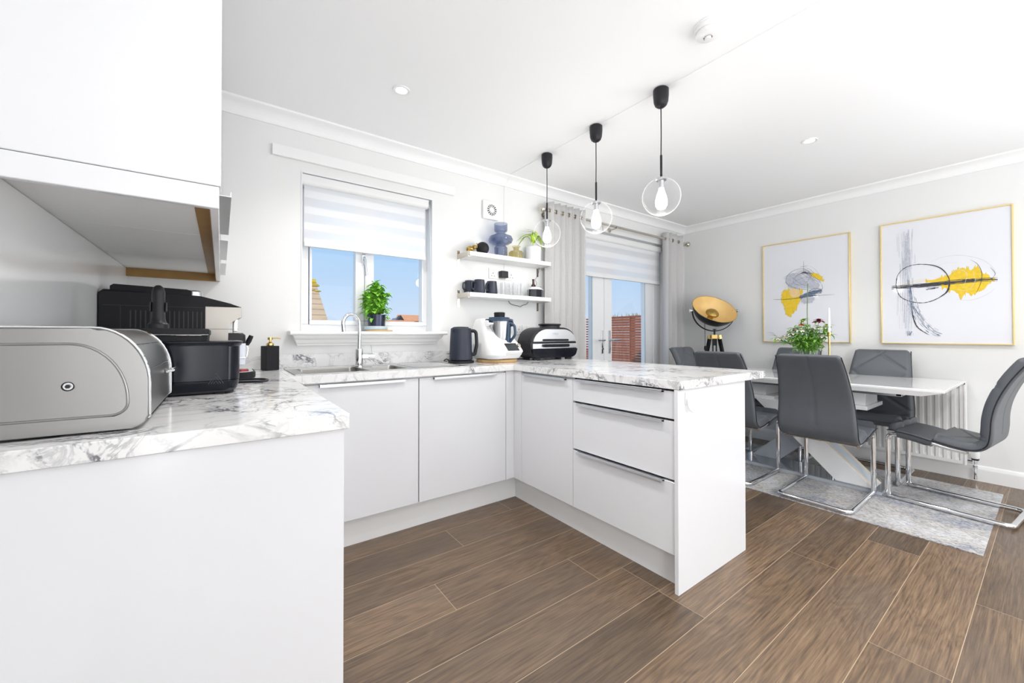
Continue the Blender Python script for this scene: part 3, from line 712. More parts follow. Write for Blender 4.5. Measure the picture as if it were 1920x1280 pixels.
obj('board_edge', bm, 'chip', t, smooth=False)

# ------------------------------------------------------------------ sink and tap
t = thing('sink', 'stainless steel inset sink with one and a half bowls and ribbed drainer', 'sink', (.77, 2.38, WT))
bm = N()
def ringplate(bm, x0, x1, y0, y1, holes, z0, z1):
    # plate made of strips round rounded holes (given as boxes sorted in x)
    xs = [x0]+[h for q in holes for h in q[:2]]+[x1]
    for i in range(0, len(xs), 2): box(bm, xs[i], xs[i+1], y0, y1, z0, z1)
    for q in holes: box(bm, q[0], q[1], y0, q[2], z0, z1); box(bm, q[0], q[1], q[3], y1, z0, z1)
H = [(.345, .665, 2.215, 2.545), (.735, .885, 2.235, 2.50)]
ringplate(bm, SX0, SX1, SY0, SY1, H, WT, WT+.0022)
box(bm, SX0-.002, SX1+.002, SY0-.002, SY0+.004, WT, WT+.004, .001); box(bm, SX0-.002, SX1+.002, SY1-.004, SY1+.002, WT, WT+.004, .001)
box(bm, SX0-.002, SX0+.004, SY0+.004, SY1-.004, WT, WT+.004, .001); box(bm, SX1-.004, SX1+.002, SY0+.004, SY1-.004, WT, WT+.004, .001)
obj('rim', bm, 'steel', t)
for q, dp in zip(H, (.15, .09)):
    bm = N(); prev = None; T = bmesh.new()
    lv = [(0, .0022, .03), (.002, -.004, .035), (.006, -dp+.03, .04), (.03, -dp, .04)]
    rg = []
    for ins, dz, r in lv:
        rg.append([T.verts.new((p[0], p[1], WT+dz)) for p in rrect(q[0]+ins, q[1]-ins, q[2]+ins, q[3]-ins, r, 6)])
    for a, b in zip(rg, rg[1:]):
        for i in range(len(a)): T.faces.new((a[i], a[(i+1) % len(a)], b[(i+1) % len(a)], b[i]))
    T.faces.new(rg[-1]); merge(bm, T)
    # fill corners between the square cut and the rounded bowl
    for cx, cy in ((q[0], q[2]), (q[1], q[2]), (q[0], q[3]), (q[1], q[3])):
        sx = 1 if cx == q[0] else -1; sy = 1 if cy == q[2] else -1
        pts = [(cx, cy)]+[(cx+sx*.03*(1-math.cos(a)), cy+sy*.03*(1-math.sin(a))) for a in [i*PI/12 for i in range(7)]][::1]
        prism(bm, pts, 'z', WT, WT+.0022)
    b = obj('bowl', bm, 'steel_dark', t)
    bm = N(); lathe(bm, [(0, .001), (.03, .001), (.038, .004), (.042, .001)], ((q[0]+q[1])/2, (q[2]+q[3])/2, WT-dp), 24); obj('drain', bm, 'chrome', b)
bm = N()
for i in range(8): box(bm, .93, 1.22, 2.24+i*.042, 2.252+i*.042, WT+.0022, WT+.005, .0012)
obj('drainer', bm, 'steel', t)
t = thing('mixer_tap', 'chrome swan-neck mixer tap standing behind the sink bowls', 'tap', (.688, 2.535, WT))
tx, ty = .688, 2.535
bm = N(); lathe(bm, [(0, .002), (.027, .002), (.027, .008), (.0235, .012), (.0235, .105), (.021, .110), (.0135, .112), (0, .112)], (tx, ty, WT), 28); obj('tap_body', bm, 'chrome', t)
bm = N(); pts = [(tx, ty, WT+.11), (tx+.002, ty, WT+.20), (tx+.001, ty, WT+.245)]
for a in range(0, 196, 12):
    q = math.radians(a); pts.append((tx-.052+.052*math.cos(q), ty-.02*(1-math.cos(q)), WT+.262+.058*math.sin(q)))
pts = cr(pts, 3); tube(bm, pts, .0115, 14)
e = pts[-1]; d = (pts[-1]-pts[-3]).normalized(); tube(bm, [e, e+d*.035], .0125, 14)
obj('spout', bm, 'chrome', t)
bm = N(); tube(bm, [(tx, ty, WT+.062), (tx+.055, ty-.01, WT+.062)], .0165, 16); tube(bm, [(tx+.056, ty-.0102, WT+.062), (tx+.088, ty-.016, WT+.062)], .018, 16); h = obj('valve', bm, 'chrome', t)
bm = N(); tube(bm, [(tx+.078, ty-.014, WT+.075), (tx+.070, ty-.014, WT+.13)], .0032, 8); obj('lever', bm, 'chrome', h)

# ------------------------------------------------------------------ things round the sink
t = thing('soap_dispenser', 'square black soap dispenser with a gold pump, left of the sink', 'soap dispenser', (.222, 2.585, WT), rotz=.35)
def o(n, bm, m, p=None): return obj(n, bm, m, p or t, local=True)
bm = N(); box(bm, -.034, .034, -.034, .034, .001, .135, .003)
for k in range(16):
    x = -.031+k*.004
    box(bm, x, x+.0015, -.0348, -.034, .004, .132); box(bm, x, x+.0015, .034, .0348, .004, .132)
o('bottle_body', bm, 'blackmt')
bm = N(); lathe(bm, [(0, .135), (.017, .135), (.019, .140), (.017, .150), (.009, .156), (.005, .158), (.005, .168), (.013, .169), (.013, .182), (0, .183)], n=20)
tube(bm, [(0, 0, .177), (.03, -.015, .178), (.045, -.022, .175)], .0035, 8); o('pump', bm, 'brass')
def leafm(bm, base, dirv, up, L, W, mi=0, curl=.25):
    d = Vector(dirv).normalized(); u = Vector(up); s = d.cross(u).normalized(); u = s.cross(d)
    T = bmesh.new(); B = Vector(base); rows_ = []
    for i in range(6):
        q = i/5; wdt = W*math.sin(PI*min(1, q*.92+.04))**.8*(1-.25*q); c = B+d*(L*q)+u*(L*curl*(math.sin(q*PI)*.5-q*q*.6))
        rows_.append([T.verts.new(c-s*wdt*.5+u*wdt*.18), T.verts.new(c), T.verts.new(c+s*wdt*.5+u*wdt*.18)])
    for a, b in zip(rows_, rows_[1:]):
        T.faces.new((a[0], a[1], b[1], b[0])); T.faces.new((a[1], a[2], b[2], b[1]))
    merge(bm, T, mi)
# basil on the sill
bx, by, bz = .843, 2.69, 1.1235
bm = N(); lathe(bm, [(0, 0), (.085, 0), (.088, .003), (.085, .010), (0, .010)], (bx+.015, by-.005, bz), 36)
single('wooden_coaster', bm, 'bamboo', 'thin round wooden board on the window sill under the plant tray', 'board', (bx+.015, by-.005, bz))
bm = N(); lathe(bm, [(0, 0), (.070, 0), (.074, .004), (.074, .022), (.071, .024), (.069, .008), (0, .008)], (bx-.004, by, bz+.0105), 36)
single('plant_saucer', bm, 'paleblue', 'pale blue round saucer under the basil pot', 'saucer', (bx-.004, by, bz+.0105))
t = thing('potted_basil', 'bushy green basil plant in a dark ribbed pot on the window sill', 'plant', (bx, by, bz+.019))
bm = N(); pr = [(0, 0), (.050, 0), (.054, .004), (.058, .085), (.058, .092), (.054, .092), (.052, .075), (0, .075)]
T = bmesh.new(); lathe(bm, pr, (bx, by, bz+.019), 48); obj('pot', bm, 'navy_pot', t)
bm = N(); lathe(bm, [(0, .078), (.052, .078)], (bx, by, bz+.019), 24); obj('soil', bm, 'soil', t)
rb = random.Random(11); st = N(); lf = N()
for i in range(26):
    a = rb.uniform(0, 2*PI); r = rb.uniform(0, .045)
    h = rb.uniform(.09, .16) if r > .02 else rb.uniform(.16, .225)
    p0_ = Vector((bx+r*.6*math.cos(a), by+r*.6*math.sin(a), bz+.09)); p1 = Vector((bx+r*2.1*math.cos(a)-.004, by+r*1.2*math.sin(a)*.8, bz+.09+h))
    mid = (p0_+p1)/2+Vector((rb.uniform(-.01, .01), rb.uniform(-.01, .01), 0)); pl = cr([p0_, mid, p1], 4); tube(st, pl, .0016, 5)
    for j in range(2, len(pl)):
        for s in range(4):
            an = rb.uniform(0, 2*PI); el = rb.uniform(-.3, .7); L = rb.uniform(.032, .054)
            leafm(lf, pl[j], (math.cos(an)*math.cos(el), math.sin(an)*math.cos(el)*.8, math.sin(el)), (rb.uniform(-.3, .3), rb.uniform(-.3, .3), 1), L, L*.9)
for i in range(34):
    a = rb.uniform(0, 2*PI); r = rb.uniform(.045, .085); z = bz+.09+rb.uniform(-.012, .07)
    leafm(lf, (bx+r*math.cos(a), by+r*.75*math.sin(a), z), (math.cos(a), math.sin(a)*.7, rb.uniform(-.9, .3)), (0, 0, 1), rb.uniform(.028, .042), .028)
obj('stems', st, 'stem', t); tag(obj('foliage', lf, 'leaf', t), kind='stuff')

# ------------------------------------------------------------------ bread bin
BY0, BY1 = 1.125, 1.600
def binprof(ins=0.0):
    x0, x1, z0, z1 = -.372+ins, -.123-ins, WT+.004+ins, 1.113-ins
    return [(x0, z0+.0)]+arc(x1-.024, z0+.024, .024, 270, 360, 6)+[(x1-.085+.085*math.cos(q), z1-.118+.118*math.sin(q)) for q in [i*PI/2/12 for i in range(1, 13)]]+[(x0+.03, z1)]+arc(x0+.03, z1-.03, .03, 90, 180, 4)[1:]
t = thing('bread_bin', 'brushed stainless steel roll-top bread bin at the near end of the left worktop', 'bread bin', (-.25, 1.36, WT))
bm = N(); prism(bm, binprof(.003), 'y', BY0+.006, BY1-.006); obj('body', bm, 'bin_steel', t, angle=30)
for (ya, yb, s) in ((BY0, BY0+.012, -1), (BY1-.012, BY1, 1)):
    bm = N(); prism(bm, binprof(), 'y', ya, yb, bev=.003)
    if s < 0:
        # pressed rib following the outline
        P = [Vector((p[0], 0, p[1])) for p in binprof(.030)][1:]
        tube(bm, [Vector((p.x, ya+.0005, p.z)) for p in P[:-4]]+[Vector((-.372, ya+.0005, 1.113-.030))], .0045, 8, flat=.6)
        tube(bm, [Vector((-.372, ya+.0005, WT+.036)), Vector((-.372+.2, ya+.0005, WT+.034)), Vector(P[0])+Vector((0, ya+.0005, 0))], .0045, 8, flat=.6)
    e = obj('end_panel', bm, 'bin_steel', t, angle=30)
    if s < 0:
        bm = N(); lathe(bm, [(0, .0), (.007, .0), (.009, .002), (.0095, .0), (.0095, 0)], mx=Matrix.Translation((-.237, ya-.0005, 1.001)) @ Matrix.Rotation(PI/2, 4, 'X')); obj('rivet', bm, 'chrome', e)
        bm = N(); lathe(bm, [(0, .0035), (.004, .0035), (.004, .0)], mx=Matrix.Translation((-.237, ya-.0005, 1.001)) @ Matrix.Rotation(PI/2, 4, 'X'), n=6); obj('rivet_hole', bm, 'black', e)
# rounded roll door with seam lines, trims and handle
bm = N()
P = binprof(-.0005); P = P[6:-4]
for i in range(len(P)-1):
    pass
prism(bm, P+[(p[0]-.004, p[1]-.004) for p in reversed(P)], 'y', BY0+.013, BY1-.013)
rd = obj('roll_door', bm, 'bin_steel', t, angle=60)
for (ya, yb) in ((BY0+.012, BY0+.018), (BY1-.018, BY1-.012)):
    bm = N(); tube(bm, [Vector((p[0]+.001, (ya+yb)/2, p[1]+.001)) for p in P], .0032, 8); obj('edge_trim', bm, 'chrome', rd)
for i in (3, 7, 0):
    p = P[i]; bm = N(); tube(bm, [(p[0]+.0005, BY0+.016, p[1]), (p[0]+.0005, BY1-.016, p[1])], .0013, 6); obj('seam', bm, 'chrome', rd)
bm = N(); tube(bm, fillet([(-.120, 1.44, 1.000), (-.105, 1.44, 1.003), (-.105, 1.53, 1.003), (-.120, 1.53, 1.000)], .006), .0035, 8); obj('handle', bm, 'chrome', rd)

# ------------------------------------------------------------------ black cooker behind it
t = thing('multi_cooker', 'large gloss black countertop cooker between bread bin and coffee machine', 'cooker', (-.13, 1.78, WT))
cx0, cx1, cy0, cy1 = -.345, .052, 1.632, 1.93
def loft(bm, levels, mi=0, cap=True, n=6):
    T = bmesh.new(); rg = []
    for (x0, x1, y0, y1, z, r) in levels: rg.append([T.verts.new((p[0], p[1], z)) for p in rrect(x0, x1, y0, y1, r, n)])
    for a, b in zip(rg, rg[1:]):
        for i in range(len(a)): T.faces.new((a[i], a[(i+1) % len(a)], b[(i+1) % len(a)], b[i]))
    if cap: T.faces.new(rg[0][::-1]); T.faces.new(rg[-1])
    return merge(bm, T, mi)
bm = N(); loft(bm, [(cx0+.01, cx1-.008, cy0+.01, cy1-.01, WT+.012, .04), (cx0, cx1, cy0, cy1, WT+.035, .05), (cx0, cx1, cy0, cy1, WT+.045, .05)]); loft(bm, [(cx0, cx1+.001, cy0, cy1, WT+.047, .05), (cx0, cx1+.002, cy0, cy1, WT+.158, .05), (cx0-.006, cx1+.010, cy0-.006, cy1+.006, WT+.168, .05), (cx0-.006, cx1+.012, cy0-.006, cy1+.006, WT+.174, .05), (cx0, cx1+.004, cy0, cy1, WT+.176, .045)])
b = obj('body', bm, 'blackgl', t, angle=40)
# maker's name and triangular mark on the side
bm = N(); text_bm(bm, 'NINJA', .024, frame_mx((-.158, cy0-.0012, .988), (1, 0, 0), (0, 0, 1)))
obj('lettering', bm, 'leather', b, smooth=False)
bm = N()
for s in (.020, .013, .006):
    A = [(-.000-s, 0, -.012), (0, 0, -.012+s*1.7), (s, 0, -.012)]
    tube(bm, [(a[0]-.012, cy0-.0008, a[2]+.952) for a in A], .0007, 5)
obj('triangle_mark', bm, 'leather', b)
bm = N(); box(bm, cx0+.02, cx1-.015, cy0+.012, cy1-.02, WT+.004, WT+.02, .004); obj('base', bm, 'black', t)
for (fx, fy) in ((cx0+.05, cy0+.03), (cx1-.055, cy0+.025), (cx0+.05, cy1-.03), (cx1-.06, cy1-.03)):
    bm = N(); lathe(bm, [(0, 0), (.014, 0), (.015, .006), (0, .006)], (fx, fy, WT), 16); obj('foot', bm, 'black', t)
bm = N(); loft(bm, [(cx0+.015, -.035, cy0+.01, cy1-.01, WT+.176, .03), (cx0+.015, -.033, cy0+.01, cy1-.01, WT+.195, .03), (cx0+.006, -.030, cy0+.004, cy1-.004, WT+.197, .03), (cx0+.006, -.030, cy0+.004, cy1-.004, WT+.213, .03), (cx0+.012, -.036, cy0+.01, cy1-.01, WT+.217, .025)])
ld = obj('lid', bm, 'blackmt', t, angle=40)
bm = N(); tube(bm, [(cx0+.02, cy0+.002, WT+.196), (-.05, cy0+.002, WT+.196), (-.034, cy0+.02, WT+.196)], .002, 6); obj('lid_trim', bm, 'chrome', ld)
bm = N(); lathe(bm, [(0, 0), (.026, 0), (.026, .014), (.020, .020), (.0165, .035), (.0165, .115), (.013, .130), (.006, .137), (0, .138)], (-.160, 1.68, WT+.216), 24)
box(bm, -.1435, -.139, 1.672, 1.688, WT+.27, WT+.30, .002); box(bm, -.181, -.1765, 1.672, 1.688, WT+.27, WT+.30, .002)
obj('lid_handle', bm, 'black', ld)

# ------------------------------------------------------------------ coffee machine
t = thing('coffee_machine', 'black and silver bean-to-cup coffee machine with milk jug, against the left wall', 'coffee machine', (-.15, 2.24, WT))
my0, my1 = 2.12, 2.36
bm = N(); prof = [(-.372, WT+.002), (-.055, WT+.002), (-.055, 1.222), (-.03, 1.222), (.073, 1.222), (.035, 1.236), (-.065, 1.262), (-.08, 1.264), (-.36, 1.275), (-.374, 1.262)]
prism(bm, prof, 'y', my0, my1, bev=.008)
b = obj('body', bm, 'blackmt', t, angle=30)
bm = N(); prism(bm, [(-.345, 1.262), (-.10, 1.258), (-.10, 1.285), (-.115, 1.290), (-.335, 1.298), (-.345, 1.29)], 'y', my0+.02, my1-.02, bev=.004); obj('bean_lid', bm, 'blackmt', b, angle=30)
bm = N(); lathe(bm, [(.0, 0), (.032, 0), (.032, .022), (.026, .028), (0, .03)], (-.095, my0+.07, 1.262), 24); obj('dial', bm, 'alu', b)
bm = N()
for k in range(17):
    x = -.285+k*.0145
    if x > -.065: break
    box(bm, x, x+.004, my0-.0012, my0+.001, 1.128, 1.197)
box(bm, -.312, -.3105, my0-.001, my0+.001, 1.10, 1.215); box(bm, -.36, -.06, my0-.001, my0+.001, 1.214, 1.2155)
obj('vent_slots', bm, 'dark_gap', b, smooth=False)
# silver front with the hooked underside of the spout housing
bm = N(); fp = [(-.054, WT+.03), (-.054, 1.221), (.070, 1.221), (.0745, 1.214), (.0745, 1.178), (.066, 1.172), (.046, 1.166), (.030, 1.150), (.024, 1.128), (.024, WT+.03)]
prism(bm, fp, 'y', my0-.001, my1+.001, bev=.003); fr = obj('front', bm, 'silverpl', t, angle=30)
bm = N(); box(bm, .045, .062, my0+.09, my0+.15, 1.115, 1.178, .004); tube(bm, [(.050, my0+.10, 1.10), (.050, my0+.10, 1.18)], .006, 10); tube(bm, [(.050, my0+.14, 1.10), (.050, my0+.14, 1.18)], .006, 10); obj('coffee_spout', bm, 'chrome', fr)
bm = N(); box(bm, -.055, .062, my0-.0012, my0, 1.1245, 1.126); obj('panel_seam', bm, 'dark_gap', fr, smooth=False)
bm = N(); loft(bm, [(-.02, .125, my0+.0, my1-.0, WT+.002, .05), (-.02, .130, my0, my1, WT+.006, .05), (-.02, .130, my0, my1, WT+.028, .05), (-.02, .127, my0+.003, my1-.003, WT+.031, .05)]); dt = obj('drip_tray', bm, 'blackmt', t, angle=40)
bm = N(); loft(bm, [(.0, .122, my0+.008, my1-.008, WT+.031, .045), (.0, .121, my0+.009, my1-.009, WT+.033, .045)]); obj('tray_grille', bm, 'chrome', dt)
# milk jug
jx, jy = .062, my0+.075
bm = N(); loft(bm, [(jx-.030, jx+.026, jy-.04, jy+.04, WT+.060, .02), (jx-.034, jx+.028, jy-.045, jy+.045, WT+.064, .022), (jx-.037, jx+.030, jy-.048, jy+.048, WT+.158, .022)]); j = obj('milk_jug', bm, 'milk', t)
bm = N(); loft(bm, [(jx-.055, jx+.030, jy-.048, jy+.048, WT+.158, .022), (jx-.055, jx+.028, jy-.048, jy+.048, WT+.196, .022), (jx-.058, jx+.018, jy-.044, jy+.044, WT+.205, .022)]); obj('jug_lid', bm, 'black', j)
bm = N(); tube(bm, [(jx+.036, jy, WT+.150), (jx+.042, jy-.004, WT+.168), (jx+.052, jy-.008, WT+.193)], [.007, .011, .009], 12); obj('jug_lever', bm, 'black', j)
bm = N(); tube(bm, [(jx+.029, jy, WT+.155), (jx+.040, jy, WT+.135), (jx+.034, jy, WT+.095)], .002, 8); box(bm, jx-.036, jx+.0305, jy-.0485, jy+.0485, WT+.094, WT+.0955); obj('jug_trim', bm, 'chrome', j)
bm = N(); lathe(bm, [(0, 0), (.030, 0), (.027, .008), (.0, .010)], (.075, my0+.06, WT+.033), 20); obj('foil_cup', bm, 'copper_berry', t)
bm = N(); tube(bm, cr([(-.02, 1.955, .909), (.05, 1.96, .909), (.13, 1.935, .909), (.162, 1.975, .909), (.150, 2.03, .909), (.10, 2.06, .909), (.03, 2.07, .909), (-.03, 2.06, .909)], 6), .0045, 8)
single('power_cable', bm, 'black', 'looped black power cable lying on the worktop beside the cooker', 'cable', (.06, 2.0, WT))

# ------------------------------------------------------------------ far corner appliances
t = thing('kettle', 'navy black electric kettle on its base, right of the sink', 'kettle', (1.352, 2.45, WT))
kx, ky = 1.352, 2.45
bm = N(); lathe(bm, [(0, 0), (.088, 0), (.090, .004), (.090, .014), (.080, .020), (0, .022)], (kx, ky, WT), 36); obj('power_base', bm, 'black', t)
bm = N(); lathe(bm, [(0, .024), (.078, .024), (.080, .030), (.077, .14), (.072, .235), (.070, .240), (.064, .243), (0, .244)], (kx, ky, WT), 40)
tube(bm, [(kx-.06, ky-.02, WT+.225), (kx-.078, ky-.026, WT+.238)], .012, 8)
b = obj('body', bm, 'mug', t)
dx, dy = .80, -.60   # handle points to the right and forward
def KP(r, z, s=0): return (kx+dx*r-dy*s, ky+dy*r+dx*s, WT+z)
bm = N(); tube(bm, fillet([KP(.060, .225), KP(.104, .222), KP(.110, .13), KP(.095, .060), KP(.074, .060)], .02), .012, 12); obj('handle', bm, 'black', b)
bm = N(); T = bmesh.new()
tube(bm, [KP(.0745, .075), KP(.0735, .12), KP(.0715, .165)], .008, 8); obj('water_window', bm, 'greypaint', b)
bm = N(); lathe(bm, [(0, .243), (.055, .243), (.052, .250), (.02, .253), (0, .253)], (kx, ky, WT), 28); obj('lid', bm, 'black', b)
bm = N(); tube(bm, cr([(kx-.085, ky-.02, WT+.006), (kx-.105, ky+.01, WT+.03), (kx-.10, ky+.06, WT+.015), (kx-.03, ky+.15, WT+.006)], 5), .004, 8); obj('power_cord', bm, 'black', t)
# board
bm = N(); lathe(bm, [(0, 0), (.145, 0), (.148, .003), (.148, .018), (.145, .021), (0, .021)], (1.665, 2.43, WT), 48)
bm.transform(Matrix.Translation((-.025, 0, 0)))
single('round_board', bm, 'bamboo', 'thick round bamboo board under the white food processor', 'board', (1.64, 2.43, WT))
# cooking robot
t = thing('food_processor', 'white heated food processor with steel bowl and touch screen on the bamboo board', 'food processor', (1.665, 2.44, WT+.022), rotz=.06)
def o(n, bm, m, p=None): return obj(n, bm, m, p or t, local=True)
bm = N(); T = bmesh.new(); rg = []
prof = [(.000, .135, -.135, .15), (.006, .158, -.165, .16), (.03, .175, -.185, .165), (.06, .178, -.182, .168), (.09, .172, -.160, .170), (.12, .160, -.128, .172), (.15, .148, -.095, .172), (.18, .138, -.060, .170), (.21, .128, -.028, .166), (.24, .120, -.002, .158), (.262, .108, .022, .145), (.272, .085, .045, .125)]
for z, hw, yf, yb in prof:
    rg.append([T.verts.new((p[0], p[1], z)) for p in rrect(-hw, hw, yf, yb, min(hw, (yb-yf)/2)*.55, 8)])
for a, b2 in zip(rg, rg[1:]):
    for i in range(len(a)): T.faces.new((a[i], a[(i+1) % len(a)], b2[(i+1) % len(a)], b2[i]))
T.faces.new(rg[0][::-1]); T.faces.new(rg[-1]); merge(bm, T); o('body', bm, 'whitepl')
bm = N(); lathe(bm, [(0, .095), (.045, .095), (.062, .105), (.072, .14), (.083, .245), (.086, .250), (0, .250)], (.0, -.055, 0), 40); bo = o('steel_bowl', bm, 'alu')
bm = N(); lathe(bm, [(.0, .088), (.058, .088), (.068, .098), (.066, .108)], (.0, -.055, 0), 32); o('bowl_cradle', bm, 'black', bo)
bm = N(); T = bmesh.new()
oc = [(.115*math.cos(a)*(1.08), -.055+.098*math.sin(a)) for a in [PI/8+i*PI/4 for i in range(8)]]
prism(bm, oc, 'z', .250, .264, bev=.004); prism(bm, [(p[0]*.75, -.055+(p[1]+.055)*.75) for p in oc], 'z', .262, .276, bev=.004); l_ = o('lid', bm, 'bluelid', bo)
bm = N(); lathe(bm, [(0, 0), (.042, 0), (.045, .030), (.040, .034), (0, .034)], (.0, -.055, .275), 28); o('measuring_cup', bm, 'blackmt', l_)
bm = N(); tube(bm, fillet([(.040, -.130, .238), (.062, -.165, .225), (.066, -.172, .160), (.034, -.130, .105), (.010, -.112, .10)], .02), .014, 12, flat=.7); prism(bm, [(.012, .10), (.044, .11), (.050, .245), (.018, .245)], 'y', -.142, -.10, bev=.006); o('bowl_handle', bm, 'bluelid', bo)
for s in (-1, 1):
    bm = N(); tube(bm, [(s*.075, -.06, .236), (s*.125, -.055, .236)], .017, 14); tube(bm, [(s*.122, -.055, .236), (s*.136, -.054, .236)], .020, 14)
    o('locking_arm', bm, 'chrome' if s < 0 else 'black', l_)
t.scale = (.87, .96, 1.09); t.location.x -= .035
# sloped display
n0 = Vector((0, -.68, .73)).normalized(); ya = Vector((0, .73, .68))
mx = frame_mx((.038, -.166, .073), (1, 0, 0), ya)
bm = N(); t2 = bmesh.new(); prism(bm, rrect(-.082, .082, -.046, .046, .012), 'z', -.012, .010, bev=.002, mx=mx); fr = o('screen_frame', bm, 'whitepl')
bm = N(); prism(bm, rrect(-.072, .050, -.034, .034, .003), 'z', .0098, .0112, mx=mx); o('screen', bm, 'screen', fr)
bm = N(); lathe(bm, [(0, 0), (.016, 0), (.016, .010), (.012, .013), (0, .013)], mx=mx @ Matrix.Translation((.066, .008, .010)), n=24); o('selector_knob', bm, 'nickel', fr)

# indoor grill
t = thing('indoor_grill', 'rounded steel and black indoor grill beside the left curtain', 'grill', (2.165, 2.44, WT))
gx, gy0, gy1 = 2.140, 2.335, 2.53
def gp(hw, z0, z1, r1, r0): return arc(gx+hw-r1, z1-r1*.8, r1, 0, 90, 10, ry=r1*.8)+arc(gx-hw+r1, z1-r1*.8, r1, 90, 180, 10, ry=r1*.8)+arc(gx-hw+r0, z0+r0, r0, 180, 270, 6)+arc(gx+hw-r0, z0+r0, r0, 270, 360, 6)
bm = N(); prism(bm, gp(.243, WT+.014, WT+.255, .16, .06), 'y', gy0+.02, gy1, bev=.012, seg=3); b = obj('body', bm, 'black', t, angle=40)
bm = N()
P = gp(.228, WT+.10, WT+.240, .145, .004)
prism(bm, [p for p in P if p[1] >= WT+.138]+[], 'y', gy0+.004, gy0+.03, bev=.004); obj('lid_front', bm, 'alu', b, angle=40)
bm = N(); prism(bm, [(gx-.232, WT+.088), (gx+.232, WT+.088), (gx+.232, WT+.128), (gx-.232, WT+.128)], 'y', gy0+.004, gy0+.03, bev=.004); obj('steel_band', bm, 'alu', b)
bm = N(); prism(bm, gp(.235, WT+.018, WT+.125, .02, .055), 'y', gy0, gy0+.02, bev=.006)
b2 = obj('front_panel', bm, 'blackgl', b, angle=40); b2.data.transform(Matrix.Identity(4))
for v in b2.data.vertices:
    if v.co.z > .086: v.co.z = .086
bm = N(); prism(bm, rrect(gx-.135, gx+.135, WT+.100, WT+.124, .012), 'y', gy0-.016, gy0+.012, bev=.004); obj('handle_recess', bm, 'blackgl', b)
bm = N(); prism(bm, rrect(gx-.135, gx+.135, WT+.147, WT+.163, .007), 'y', gy0-.004, gy0+.012, bev=.003); obj('handle', bm, 'blackgl', b)
bm = N(); text_bm(bm, 'NINJA', .024, frame_mx((gx, gy0+.0035, WT+.196), (1, 0, 0), (0, 0, 1))); obj('lettering', bm, 'greypaint', b, smooth=False)
bm = N(); lathe(bm, [(0, .245), (.085, .245), (.080, .268), (.092, .274), (.092, .281), (.05, .288), (0, .289)], (gx, (gy0+gy1)/2-.02, WT), 36); vn = obj('top_vent', bm, 'black', b)
bm = N(); lathe(bm, [(0, .289), (.05, .288), (.088, .2825)], (gx, (gy0+gy1)/2-.02, WT+.0008), 32); obj('vent_cap', bm, 'alu', vn)
for fx in (-.17, .17):
    for fy in (gy0+.04, gy1-.03):
        bm = N(); box(bm, gx+fx-.03, gx+fx+.03, fy-.012, fy+.012, WT, WT+.016, .003); obj('foot', bm, 'black', t)
bm = N(); tube(bm, cr([(1.98, 2.50, WT+.006), (1.90, 2.53, WT+.006), (1.86, 2.58, WT+.006), (1.80, 2.62, WT+.006)], 5), .004, 8)
single('power_cable', bm, 'black', 'short black cable on the worktop between food processor and grill', 'cable', (1.9, 2.55, WT))

# ------------------------------------------------------------------ sockets, fan
def socket(label, x0, x1, z0, z1, gang, group=None):
    t = thing('socket', label, 'wall socket', ((x0+x1)/2, YW, (z0+z1)/2), group=group)
    bm = N(); box(bm, x0, x1, YW-.009, YW, z0, z1, .003); obj('face_plate', bm, 'whitepl', t)
    for c in gang:
        bm = N(); zc = (z0+z1)/2-.008
        box(bm, c-.003, c+.003, YW-.0098, YW-.008, zc+.006, zc+.016); box(bm, c-.017, c-.009, YW-.0098, YW-.008, zc-.014, zc-.009); box(bm, c+.009, c+.017, YW-.0098, YW-.008, zc-.014, zc-.009)
        obj('pin_holes', bm, 'dark_gap', t, smooth=False)
        bm = N(); box(bm, c+.006, c+.016, YW-.013, YW-.008, z1-.026, z1-.010, .002); obj('switch', bm, 'whitepl', t)
socket('white double socket between the two wall shelves, black plug in its right side', 1.747, 1.893, 1.556, 1.642, (1.785, 1.858))
socket('white double socket at the right between the shelves', 1.905, 1.990, 1.556, 1.640, (1.925, 1.968))
socket('white socket on the wall between food processor and grill, left one', 2.02, 2.075, 1.10, 1.185, (2.047,))
socket('white socket on the wall just behind the top of the grill', 2.088, 2.235, 1.10, 1.185, (2.125, 2.198))
t = thing('plug_adapter', 'dark grey cube plug in the socket between the wall shelves', 'plug', (1.875, YW-.01, 1.59))
bm = N(); box(bm, 1.838, 1.906, YW-.058, YW-.0102, 1.566, 1.622, .007, seg=3); obj('adapter_body', bm, 'black', t)
bm = N(); tube(bm, cr([(1.872, YW-.04, 1.567), (1.874, YW-.03, 1.50), (1.880, YW-.012, 1.42), (1.885, YW-.008, 1.38)], 4), .0018, 6); obj('white_lead', bm, 'whitepl', t)
t = thing('extractor_fan', 'small square white extractor grille high on the wall above the shelves', 'extractor vent', (1.755, YW, 2.105))
bm = N(); box(bm, 1.683, 1.828, YW-.022, YW, 2.032, 2.178, .006); obj('cover', bm, 'whitepl', t)
bm = N(); mxf = Matrix.Translation((1.765, YW-.022, 2.108)) @ Matrix.Rotation(PI/2, 4, 'X')
lathe(bm, [(0, .0006), (.045, .0006)], mx=mxf, n=32); obj('opening', bm, 'dark_gap', t)
bm = N(); lathe(bm, [(0, .004), (.020, .004), (.022, .001)], mx=mxf, n=28); lathe(bm, [(.044, .001), (.045, .004), (.048, .001)], mx=mxf, n=32)
for k in range(14):
    a = k*2*PI/14; c, s = math.cos(a), math.sin(a); T = bmesh.new()
    q = [(.020*c-.003*s, .020*s+.003*c), (.045*c-.006*s, .045*s+.006*c), (.045*c+.002*s, .045*s-.002*c), (.020*c+.002*s, .020*s-.002*c)]
    prism(bm, q, 'z', .0008, .0035, mx=mxf)
obj('fan_blades', bm, 'whitepl', t)

